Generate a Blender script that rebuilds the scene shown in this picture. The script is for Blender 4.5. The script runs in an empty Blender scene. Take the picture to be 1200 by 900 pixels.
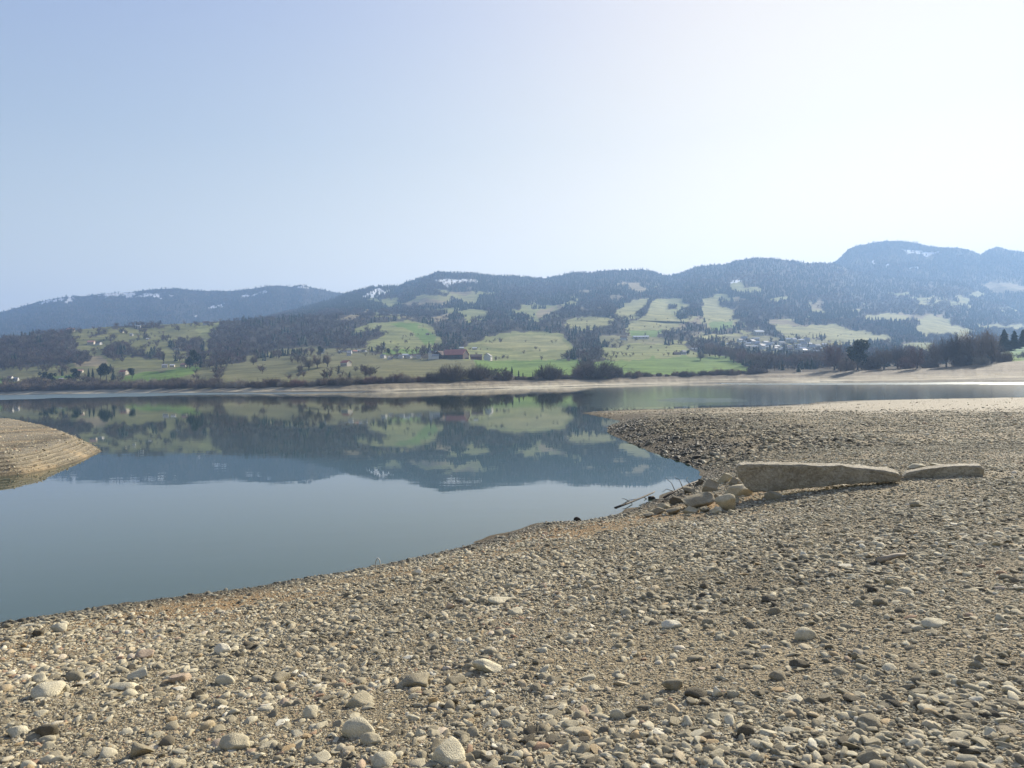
import bpy, bmesh, math, random
import numpy as np
from mathutils import Vector, Euler, Matrix

random.seed(7)
rng = np.random.default_rng(11)
scene = bpy.context.scene
COL = scene.collection
R = math.radians

# ------------------------------------------------------------------ camera
FPX = 832.0                        # focal length in photo pixels (1200 wide)
CAM = np.array([0.0, 0.0, 5.0])    # 5 m above the water
PITCH = math.atan(6.0 / FPX)
ROLL = 0.020
F_ = np.array([0, math.cos(PITCH), -math.sin(PITCH)])
R0 = np.array([1.0, 0, 0]); U0 = np.array([0, math.sin(PITCH), math.cos(PITCH)])
R_ = math.cos(ROLL) * R0 - math.sin(ROLL) * U0
U_ = math.sin(ROLL) * R0 + math.cos(ROLL) * U0
cam_d = bpy.data.cameras.new('camera'); cam = bpy.data.objects.new('camera', cam_d); COL.objects.link(cam)
cam_d.sensor_width = 36; cam_d.lens = FPX / 1200 * 36
cam_d.clip_start = 0.05; cam_d.clip_end = 30000
m = Matrix.Identity(4)
for i in range(3):
    m[i][0] = R_[i]; m[i][1] = U_[i]; m[i][2] = -F_[i]; m[i][3] = CAM[i]
cam.matrix_world = m
scene.camera = cam

def rays(px, py):
    px = np.asarray(px, float); py = np.asarray(py, float)
    a = (px - 600) / FPX; b = (450 - py) / FPX
    return F_ + a[..., None] * R_ + b[..., None] * U_
def at_depth(px, py, D):
    d = rays(px, py); return CAM + d * (np.asarray(D, float) / d[..., 1])[..., None]
def on_z(px, py, z=0.0):
    d = rays(px, py); return CAM + d * ((z - CAM[2]) / d[..., 2])[..., None]
def project(P):
    v = np.asarray(P) - CAM
    z = v @ F_
    return 600 + FPX * (v @ R_) / z, 450 - FPX * (v @ U_) / z

# ------------------------------------------------------------------ numpy noise
def _hash(ix, iy, s):
    h = (ix * 374761393 + iy * 668265263 + s * 1442695041) & 0xFFFFFFFF
    h = ((h ^ (h >> 13)) * 1274126177) & 0xFFFFFFFF
    h = (h ^ (h >> 16)) & 0xFFFFFFFF
    return h / 4294967295.0
def vnoise(x, y, s=0):
    x = np.asarray(x, float); y = np.asarray(y, float)
    ix = np.floor(x).astype(np.int64); iy = np.floor(y).astype(np.int64)
    fx = x - ix; fy = y - iy
    fx = fx * fx * (3 - 2 * fx); fy = fy * fy * (3 - 2 * fy)
    a = _hash(ix, iy, s); b = _hash(ix + 1, iy, s); c = _hash(ix, iy + 1, s); d = _hash(ix + 1, iy + 1, s)
    return (a * (1 - fx) + b * fx) * (1 - fy) + (c * (1 - fx) + d * fx) * fy
def fbm(x, y, s=0, o=4):
    r = 0; amp = .5; t = 0
    for k in range(o):
        r = r + amp * vnoise(x * 2 ** k, y * 2 ** k, s + k * 17); t += amp; amp *= .5
    return r / t
def smooth(a, b, x):
    t = np.clip((np.asarray(x, float) - a) / (b - a), 0, 1); return t * t * (3 - 2 * t)
def interp(px, pts):
    xs, ys = zip(*pts); return np.interp(px, xs, ys)
def inside(px, py, poly):
    px = np.asarray(px); py = np.asarray(py); r = np.zeros(px.shape, bool)
    n = len(poly)
    for i in range(n):
        x1, y1 = poly[i]; x2, y2 = poly[(i + 1) % n]
        if y1 == y2: continue
        c = ((y1 > py) != (y2 > py)) & (px < (x2 - x1) * (py - y1) / (y2 - y1) + x1)
        r ^= c
    return r
def dist_poly(x, y, P):
    best = np.full(np.shape(x), 1e9)
    for (x1, y1), (x2, y2) in zip(P[:-1], P[1:]):
        dx, dy = x2 - x1, y2 - y1
        t = np.clip(((x - x1) * dx + (y - y1) * dy) / (dx * dx + dy * dy + 1e-9), 0, 1)
        best = np.minimum(best, np.hypot(x - x1 - t * dx, y - y1 - t * dy))
    return best

# ------------------------------------------------------------------ materials
def new_mat(name):
    mt = bpy.data.materials.new(name); mt.use_nodes = True
    nt = mt.node_tree; nt.nodes.clear()
    out = nt.nodes.new('ShaderNodeOutputMaterial'); bs = nt.nodes.new('ShaderNodeBsdfPrincipled')
    nt.links.new(bs.outputs[0], out.inputs[0])
    bs.inputs['Specular IOR Level'].default_value = 0.25
    bs.inputs['Roughness'].default_value = 0.85
    return mt, nt, bs
def nd(nt, t, **kw):
    n = nt.nodes.new(t)
    for k, v in kw.items():
        if k.startswith('i_'):
            key = k[2:]; key = int(key) if key.isdigit() else key.replace('_', ' ')
            n.inputs[key].default_value = v
        else: setattr(n, k, v)
    return n
def ramp(nt, fac, stops):
    n = nt.nodes.new('ShaderNodeValToRGB'); e = n.color_ramp.elements
    while len(e) < len(stops): e.new(0.5)
    for el, (p, c) in zip(e, stops): el.position = p; el.color = (*c, 1)
    nt.links.new(fac, n.inputs[0]); return n.outputs[0]
def mix(nt, fac, a, b, mode='MIX'):
    n = nt.nodes.new('ShaderNodeMix'); n.data_type = 'RGBA'; n.blend_type = mode
    for sock, v in ((n.inputs[0], fac), (n.inputs[6], a), (n.inputs[7], b)):
        if hasattr(v, 'is_linked'): nt.links.new(v, sock)
        elif isinstance(v, (int, float)): sock.default_value = v
        else: sock.default_value = (*v, 1)
    return n.outputs[2]
def math_(nt, op, a, b=None, clamp=False):
    n = nt.nodes.new('ShaderNodeMath'); n.operation = op; n.use_clamp = clamp
    for s, v in ((n.inputs[0], a), (n.inputs[1], b)):
        if v is None: continue
        if hasattr(v, 'is_linked'): nt.links.new(v, s)
        else: s.default_value = v
    return n.outputs[0]
def noise_n(nt, vec, scale, detail=4, rough=.55):
    n = nd(nt, 'ShaderNodeTexNoise', i_Scale=scale, i_Detail=detail, i_Roughness=rough)
    if vec is not None: nt.links.new(vec, n.inputs['Vector'])
    return n.outputs['Fac']
def bump(nt, bs, h, strength, dist):
    b = nd(nt, 'ShaderNodeBump', i_Strength=strength, i_Distance=dist)
    nt.links.new(h, b.inputs['Height']); nt.links.new(b.outputs[0], bs.inputs['Normal'])

def simple_mat(name, col, rough=.85, var=.25, scale=6.0, objvar=0.0):
    mt, nt, bs = new_mat(name)
    tc = nd(nt, 'ShaderNodeTexCoord')
    f = noise_n(nt, tc.outputs['Object'], scale)
    lo = tuple(c * (1 - var) for c in col); hi = tuple(min(1, c * (1 + var)) for c in col)
    c = ramp(nt, f, [(.3, lo), (.7, hi)])
    if objvar:
        oi = nd(nt, 'ShaderNodeObjectInfo')
        g = ramp(nt, oi.outputs['Random'], [(0, (1 - objvar,) * 3), (1, (1 + objvar,) * 3)])
        c = mix(nt, 1.0, c, g, 'MULTIPLY')
    nt.links.new(c, bs.inputs['Base Color']); bs.inputs['Roughness'].default_value = rough
    return mt

STONE_STOPS = [(0.0, (.085, .075, .054)), (.14, (.16, .141, .101)), (.30, (.27, .238, .167)), (.50, (.385, .34, .236)),
               (.66, (.49, .44, .31)), (.80, (.61, .56, .415)), (.90, (.42, .315, .18)), (.96, (.74, .70, .56)), (1.0, (.39, .265, .175))]
def stone_mat(name, instanced):
    """Dry river stone; a wet film darkens those at the waterline."""
    mt, nt, bs = new_mat(name)
    tc = nd(nt, 'ShaderNodeTexCoord'); oi = nd(nt, 'ShaderNodeObjectInfo')
    if instanced:
        at = nd(nt, 'ShaderNodeAttribute', attribute_type='INSTANCER', attribute_name='tone')
        tone = at.outputs['Fac']
        w = nd(nt, 'ShaderNodeAttribute', attribute_type='INSTANCER', attribute_name='wet').outputs['Fac']
    else:
        sp = nd(nt, 'ShaderNodeSeparateColor'); nt.links.new(oi.outputs['Color'], sp.inputs[0])
        tone = sp.outputs[0]; w = sp.outputs[1]
    c = ramp(nt, tone, STONE_STOPS)
    f1 = noise_n(nt, tc.outputs['Object'], 2.2, 5, .6); f2 = noise_n(nt, tc.outputs['Object'], 14, 3, .6)
    c = mix(nt, 1.0, c, ramp(nt, f1, [(.3, (.80, .79, .77)), (.7, (1.16, 1.15, 1.12))]), 'MULTIPLY')
    c = mix(nt, 1.0, c, ramp(nt, f2, [(.3, (.86, .86, .86)), (.7, (1.12, 1.12, 1.12))]), 'MULTIPLY')
    c = mix(nt, w, c, mix(nt, 1.0, c, (.40, .41, .42), 'MULTIPLY'))
    nt.links.new(c, bs.inputs['Base Color'])
    r = math_(nt, 'MULTIPLY_ADD', w, -.35); nt.nodes[-1].inputs[2].default_value = .88
    nt.links.new(r, bs.inputs['Roughness'])
    bump(nt, bs, f2, .5, .06)
    return mt
M_STONE = stone_mat('river_stone', False)
M_PEBBLE = stone_mat('gravel_stone', True)
M_TRUNK = simple_mat('bark', (.075, .06, .048), .9, .3, 3)
M_TWIG = simple_mat('bare_twigs', (.215, .165, .125), .9, .2, .3, .25)
M_TWIGRED = simple_mat('reddish_bare_twigs', (.22, .145, .125), .9, .2, .3, .2)
M_TWIGDARK = simple_mat('dark_bare_twigs', (.135, .108, .086), .9, .2, .3, .2)
M_TWIGPALE = simple_mat('pale_bare_twigs', (.27, .235, .19), .9, .2, .3, .2)
M_NEEDLE = simple_mat('conifer_needles', (.028, .042, .023), .8, .25, 2, .16)
M_EVERGREEN = simple_mat('evergreen_leaves', (.028, .042, .02), .8, .35, 2, .2)

def mesh_obj(name, verts, faces, mats, parent=None, smooth_=False, midx=None):
    me = bpy.data.meshes.new(name)
    verts = np.asarray(verts, np.float32)
    if isinstance(faces, np.ndarray):
        n, k = faces.shape
        me.vertices.add(len(verts)); me.vertices.foreach_set('co', verts.ravel())
        me.loops.add(n * k); me.loops.foreach_set('vertex_index', faces.astype(np.int32).ravel())
        me.polygons.add(n); me.polygons.foreach_set('loop_start', np.arange(0, n * k, k, dtype=np.int32))
        me.update(calc_edges=True); me.validate()
    else:
        me.from_pydata([tuple(map(float, v)) for v in verts], [], faces)
    for mt in (mats if isinstance(mats, (list, tuple)) else [mats]): me.materials.append(mt)
    if midx is not None: me.polygons.foreach_set('material_index', np.asarray(midx, np.int32))
    if smooth_: me.polygons.foreach_set('use_smooth', np.ones(len(me.polygons), bool))
    me.update()
    o = bpy.data.objects.new(name, me)
    if parent is not False: COL.objects.link(o)
    if parent: o.parent = parent
    return o
def tag(o, label=None, cat=None, group=None, kind=None):
    if label: o['label'] = label
    if cat: o['category'] = cat
    if group: o['group'] = group
    if kind: o['kind'] = kind
    return o
def empty(name, loc=(0, 0, 0), rz=0.0, s=1.0):
    o = bpy.data.objects.new(name, None); COL.objects.link(o)
    o.location = loc; o.rotation_euler = (0, 0, rz); o.scale = (s, s, s) if not hasattr(s, '__len__') else s
    o.empty_display_size = .2
    return o
def copy_tree(o, parent=None):
    c = o.copy(); COL.objects.link(c); c.parent = parent
    for ch in o.children: copy_tree(ch, c)
    return c
def set_attr(me, name, typ, arr):
    a = me.attributes.new(name, typ, 'POINT')
    a.data.foreach_set({'FLOAT': 'value', 'INT': 'value', 'FLOAT_VECTOR': 'vector', 'FLOAT_COLOR': 'color'}[typ], np.asarray(arr).ravel())

# ------------------------------------------------------------------ scatter (stuff): one object, geometry-node instances
def scatter(name, label, pts, rot, scl, idx, protos, mat_attrs=None):
    coll = bpy.data.collections.new(name + '_shapes')
    for o in protos: coll.objects.link(o)
    me = bpy.data.meshes.new(name)
    me.vertices.add(len(pts)); me.vertices.foreach_set('co', np.asarray(pts, np.float32).ravel())
    set_attr(me, 'rot', 'FLOAT_VECTOR', np.asarray(rot, np.float32)); set_attr(me, 'scl', 'FLOAT_VECTOR', np.asarray(scl, np.float32))
    set_attr(me, 'idx', 'INT', np.asarray(idx, np.int32))
    for k, v in (mat_attrs or {}).items(): set_attr(me, k, 'FLOAT', np.asarray(v, np.float32))
    ob = bpy.data.objects.new(name, me); COL.objects.link(ob)
    ng = bpy.data.node_groups.new(name + '_scatter', 'GeometryNodeTree')
    ng.interface.new_socket('Geometry', in_out='INPUT', socket_type='NodeSocketGeometry')
    ng.interface.new_socket('Geometry', in_out='OUTPUT', socket_type='NodeSocketGeometry')
    gi = ng.nodes.new('NodeGroupInput'); go = ng.nodes.new('NodeGroupOutput')
    ci = ng.nodes.new('GeometryNodeCollectionInfo'); ci.inputs[0].default_value = coll
    ci.inputs['Separate Children'].default_value = True; ci.inputs['Reset Children'].default_value = True
    ip = ng.nodes.new('GeometryNodeInstanceOnPoints'); ip.inputs['Pick Instance'].default_value = True
    def na(n, t):
        x = ng.nodes.new('GeometryNodeInputNamedAttribute'); x.data_type = t; x.inputs[0].default_value = n; return x
    er = ng.nodes.new('FunctionNodeEulerToRotation')
    L = ng.links.new
    L(gi.outputs[0], ip.inputs['Points']); L(ci.outputs[0], ip.inputs['Instance'])
    L(na('idx', 'INT').outputs[0], ip.inputs['Instance Index'])
    L(na('rot', 'FLOAT_VECTOR').outputs[0], er.inputs[0]); L(er.outputs[0], ip.inputs['Rotation'])
    L(na('scl', 'FLOAT_VECTOR').outputs[0], ip.inputs['Scale'])
    L(ip.outputs[0], go.inputs[0])
    md = ob.modifiers.new('scatter', 'NODES'); md.node_group = ng
    tag(ob, label, None, None, 'stuff')
    return ob

# ================================================================== NEAR GROUND
WATERLINE_PX = [(-420, 815), (-200, 766), (0, 730), (100, 714), (200, 700), (300, 687), (400, 671), (450, 662), (500, 651), (550, 639),
                (590, 627), (640, 613), (690, 610), (725, 603), (748, 594), (775, 583), (800, 572), (822, 561),
                (824, 553), (808, 545), (780, 535), (750, 524), (727, 514), (711, 506), (714, 500), (727, 493.5), (705, 488.5), (682, 484.2),
                (700, 482), (740, 480.3), (800, 479), (880, 477), (940, 474), (965, 471), (1000, 469.5), (1100, 467.6), (1200, 466), (1400, 463), (1700, 459)]
WL = [tuple(p[:2]) for p in on_z(*zip(*WATERLINE_PX))]
LAND = WL + [(330, 40), (120, -60), (-60, -60), (-60, 5)]
NEARN = 22      # index of the corner where the inlet turns into the spit
FAR0 = 27
def ground_z(x, y, fine=True):
    x = np.asarray(x, float); y = np.asarray(y, float)
    ins = inside(x, y, LAND)
    dn = dist_poly(x, y, WL[:FAR0 + 1]); df = dist_poly(x, y, WL[FAR0:])
    wob = (fbm(x / 3.1, y / 3.1, 5, 3) - .5) * .9 * np.clip(dn / 2.5, 0.3, 1)
    dnw = np.maximum(dn + wob, 0)
    capn = np.interp(y, [-30, 0, 8, 16, 26, 38, 60, 90, 130], [4.6, 3.32, 2.72, 2.12, 1.5, 1.15, 1.0, .85, .55])
    slope_n = np.interp(y, [0, 26, 40, 60, 100], [.175, .175, .24, .26, .14])
    zn = slope_n * dnw
    zn = -np.logaddexp(-zn * 5, -capn * 5) / 5 + np.log(1 + np.exp(-capn * 5)) / 5 * 0
    zf = .035 * df + .02
    z = np.minimum(zn, np.where(y > 50, zf, 99))
    z = np.where(ins, z, -np.minimum(.22 * np.minimum(dn, df), 2.0))
    relief = (fbm(x / 6, y / 6, 21, 3) - .5) * .22 + (fbm(x / 1.3, y / 1.3, 31, 3) - .5) * .09
    relief = relief * np.where(ins, np.clip(np.minimum(dn, df) / 4, .06, 1), 1)
    if fine: relief = relief + (fbm(x / .28, y / .28, 41, 2) - .5) * .022
    return z + relief
def shore_dist(x, y):
    return dist_poly(np.asarray(x, float), np.asarray(y, float), WL)

def hit_ground(px, py):
    """first point of the beach along the sight line of a photo position"""
    px = np.atleast_1d(np.asarray(px, float)); py = np.atleast_1d(np.asarray(py, float))
    d = rays(px, py)
    lo = np.full(px.shape, 1.5); hi = np.full(px.shape, np.nan)
    ts = np.geomspace(2.0, 160, 220); prev = np.full(px.shape, 1.5)
    for t in ts:
        P = CAM + d * t
        under = (P[..., 2] < ground_z(P[..., 0], P[..., 1], False)) & np.isnan(hi)
        hi = np.where(under, t, hi); lo = np.where(under, prev, lo)
        prev = np.where(np.isnan(hi), t, prev)
    hi = np.where(np.isnan(hi), (0 - CAM[2]) / np.minimum(d[..., 2], -1e-3), hi)
    lo = np.where(lo > hi, hi, lo)
    for _ in range(24):
        mid = (lo + hi) / 2; P = CAM + d * mid[..., None]
        u = P[..., 2] < ground_z(P[..., 0], P[..., 1])
        hi = np.where(u, mid, hi); lo = np.where(u, lo, mid)
    return CAM + d * ((lo + hi) / 2)[..., None]

nr, nc = 430, 430
Dv = np.concatenate([np.linspace(-14, 1.5, 24)[:-1], np.geomspace(1.5, 140, nr - 23)])
uv = np.linspace(-1.35, 1.55, nc)
YY, UU = np.meshgrid(Dv, uv, indexing='ij')
XX = UU * (np.maximum(YY, 0) + 9)
ZZ = ground_z(XX, YY)
sd = shore_dist(XX, YY)
fi = np.arange(nr * nc).reshape(nr, nc)
gf = np.stack([fi[:-1, :-1], fi[:-1, 1:], fi[1:, 1:], fi[1:, :-1]], -1).reshape(-1, 4)

M_GROUND, nt, bs = new_mat('beach_ground')
geo = nd(nt, 'ShaderNodeNewGeometry'); P = geo.outputs['Position']
wet = nd(nt, 'ShaderNodeAttribute', attribute_name='wet').outputs['Fac']
silt = nd(nt, 'ShaderNodeAttribute', attribute_name='silt').outputs['Fac']
rust = nd(nt, 'ShaderNodeAttribute', attribute_name='rust').outputs['Fac']
vo = nd(nt, 'ShaderNodeTexVoronoi', i_Scale=22.0); nt.links.new(P, vo.inputs['Vector'])
vo2 = nd(nt, 'ShaderNodeTexVoronoi', i_Scale=60.0); nt.links.new(P, vo2.inputs['Vector'])
n1 = noise_n(nt, P, .55, 5, .6); n2 = noise_n(nt, P, 9, 5, .65)
c = ramp(nt, n1, [(.3, (.18, .145, .088)), (.55, (.25, .204, .126)), (.75, (.315, .262, .165))])
sepv = nd(nt, 'ShaderNodeSeparateColor'); nt.links.new(vo2.outputs['Color'], sepv.inputs[0])
c = mix(nt, 1.0, c, ramp(nt, sepv.outputs[0], [(0, (.66, .66, .66)), (.6, (1.0, 1.0, 1.0)), (1, (1.4, 1.38, 1.34))]), 'MULTIPLY')
c = mix(nt, 1.0, c, ramp(nt, n2, [(.3, (.78, .78, .78)), (.7, (1.2, 1.2, 1.2))]), 'MULTIPLY')
c = mix(nt, rust, c, mix(nt, 1.0, c, (1.15, .92, .70), 'MULTIPLY'))
c = mix(nt, silt, c, mix(nt, n2, (.27, .232, .165), (.45, .405, .31)))
c = mix(nt, wet, c, mix(nt, 1.0, c, (.40, .40, .41), 'MULTIPLY'))
nt.links.new(c, bs.inputs['Base Color'])
h = math_(nt, 'ADD', math_(nt, 'MULTIPLY', vo.outputs['Distance'], 1.6), math_(nt, 'MULTIPLY', vo2.outputs['Distance'], .8))
h = math_(nt, 'ADD', h, n2)
bump(nt, bs, h, .9, .022)
ground = mesh_obj('ground', np.stack([XX, YY, ZZ], -1).reshape(-1, 3), gf, M_GROUND, smooth_=True)
tag(ground, 'stony drained lake bed sloping down to the water', None, None, 'structure')
def zones(x, y, z):
    """where the beach is wet, silty or rust coloured (world-fixed)"""
    n = fbm(x / 2.5, y / 2.5, 71, 3)
    d = shore_dist(x, y)
    wetv = 1 - smooth(.06, .30, z + (n - .5) * .25)
    spit = smooth(36, 44, y) * (1 - smooth(82, 95, y))
    wetv = np.maximum(wetv, spit * (1 - smooth(.55, 1.05, z + (n - .5) * .7)) * (1 - smooth(17, 27, x + (n - .5) * 8)) * .95)
    streak = fbm(x / 26, y / 2.6, 81, 4)
    far = smooth(58, 76, y)
    siltv = far * smooth(.33, .52, streak + smooth(10, 60, x) * .18)
    siltv = siltv * smooth(0, 3, d) * (.30 + .70 * smooth(18, 42, x + (n - .5) * 20))
    siltv = np.maximum(siltv, smooth(.60, .70, fbm(x / 4.2, y / 2.0, 91, 3)) * .35 * smooth(8, 14, x) * (1 - smooth(30, 40, y)))
    rustv = np.exp(-((z - .55 - (n - .5) * .7) / .42) ** 2) * (1 - smooth(28, 36, y)) * smooth(.35, .6, fbm(x / 5, y / 5, 55, 3) + .12)
    return np.clip(wetv, 0, 1), siltv, rustv
wv, sv, rv = zones(XX.ravel(), YY.ravel(), ZZ.ravel())
for nme, arr in (('wet', wv), ('silt', sv), ('rust', rv)): set_attr(ground.data, nme, 'FLOAT', arr.astype(np.float32))

# ------------------------------------------------------------------ rock shapes
def ico(sub):
    bm = bmesh.new(); bmesh.ops.create_icosphere(bm, subdivisions=sub, radius=1)
    v = np.array([q.co[:] for q in bm.verts]); f = np.array([[q.index for q in p.verts] for p in bm.faces]); bm.free()
    return v, f
def n3(v, f, s):
    return (vnoise(v[:, 0] * f + 7.3, v[:, 1] * f + v[:, 2] * f * 1.37 + 3.1, s) + vnoise(v[:, 1] * f - 4.2, v[:, 2] * f - v[:, 0] * f * .71, s + 5)) - 1
def rock_verts(sub, seed, cuts, flat, elong, rough=.10, keep=0.0):
    r = np.random.default_rng(seed)
    v, f = ico(sub)
    for _ in range(cuts):
        n = r.normal(size=3); n /= np.linalg.norm(n)
        hgt = r.uniform(.36 + keep, .76 + keep * .6)
        dd = v @ n - hgt
        v = v - np.where(dd > 0, dd * r.uniform(.88, 1.0), 0)[:, None] * n
    rad = 1 + rough * n3(v, 1.6, seed) + rough * .45 * n3(v, 4.0, seed + 3)
    v = v * rad[:, None] * np.array([1.0, elong, flat])
    mx = np.abs(v[:, :2]).max(); v = v / mx
    return v, f
PEB = []
for k in range(14):
    v, f = rock_verts(2, 100 + k, [6, 8, 10, 7, 9, 11, 8][k % 7], [.42, .55, .36, .6, .48, .30, .5][k % 7], [.78, .66, .85, .72, .6, .8, .9][k % 7], .12)
    PEB.append(mesh_obj('pebble_shape_%02d' % k, v, f, M_PEBBLE, False, True))
COB = []
for k in range(12):
    v, f = rock_verts(3, 300 + k, [7, 9, 12, 8, 13, 10][k % 6], [.45, .55, .38, .58, .30, .5][k % 6], [.76, .68, .85, .74, .6, .8][k % 6], .13)
    COB.append(mesh_obj('stone_shape_%02d' % k, v, f, M_STONE, False, True).data)

ROUND = []
for k in range(4):
    v, f = rock_verts(3, 400 + k, 9, .5, .78, .17, .13)
    ROUND.append(mesh_obj('round_stone_shape_%02d' % k, v, f, M_STONE, False, True).data)
# ------------------------------------------------------------------ pebble population
def population():
    X, Y, S = [], [], []
    # (depth range, count, smallest half-length, tail exponent)
    for d0, d1, n, s0, al in ((1.6, 6, 135000, .0082, 2.45), (6, 11, 140000, .0120, 2.5), (11, 20, 135000, .0175, 2.6), (20, 38, 110000, .028, 3.0), (38, 75, 70000, .050, 3.6), (75, 122, 20000, .065, 4.0)):
        n = int(n * 1.36); a = rng.uniform(-1.12, 1.30, n * 2); t = rng.uniform(0, 1, n * 2)
        d = np.sqrt(d0 ** 2 + t * (d1 ** 2 - d0 ** 2)); x = a * (d + 1.0)
        k = inside(x, d, LAND)
        x = x[k][:n]; d = d[k][:n]
        s = s0 * rng.uniform(1e-4, 1, len(x)) ** (-1 / al)
        dens = fbm(x / 1.7, d / 1.7, 61, 3)
        s = s * (.74 + .62 * smooth(.3, .7, fbm(x / 2.3 + 40, d / 1.5, 63, 3)))
        keep = (rng.uniform(0, 1, len(x)) < .62 + .9 * smooth(.35, .65, dens))
        X.append(x[keep]); Y.append(d[keep]); S.append(np.minimum(s[keep], np.where(d[keep] > 36, .17, np.interp(d[keep], [2, 5, 12], [.06, .072, .095]))))
    return np.concatenate(X), np.concatenate(Y), np.concatenate(S)
px_, py_, ps_ = population()
pz_ = ground_z(px_, py_)
k = pz_ > -.02
px_, py_, ps_, pz_ = px_[k], py_[k], ps_[k], pz_[k]
wv, sv, rv = zones(px_, py_, pz_)
k = (rng.uniform(0, 1, len(px_)) > sv * .93) & (rng.uniform(0, 1, len(px_)) > rv * .45)
px_, py_, ps_, pz_, wv = px_[k], py_[k], ps_[k], pz_[k], wv[k]
spit_ = smooth(34, 40, py_) * (1 - smooth(62, 76, py_)) * (1 - smooth(16, 26, px_))
tone_ = np.clip(rng.beta(1.75, 1.45, len(px_)) + (fbm(px_ / 3, py_ / 3, 15, 2) - .5) * .25 - .30 * spit_, 0, 1)
ps_ = ps_ * (1 + .7 * spit_ * (rng.uniform(0, 1, len(px_)) < .35))
size_px = 2 * ps_ * FPX / np.hypot(px_, py_)
PP = np.stack([px_, py_, pz_], -1)
upix, vpix = project(PP)
vis = (upix > 5) & (upix < 1195) & (vpix < 897) & (py_ > 2)

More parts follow.
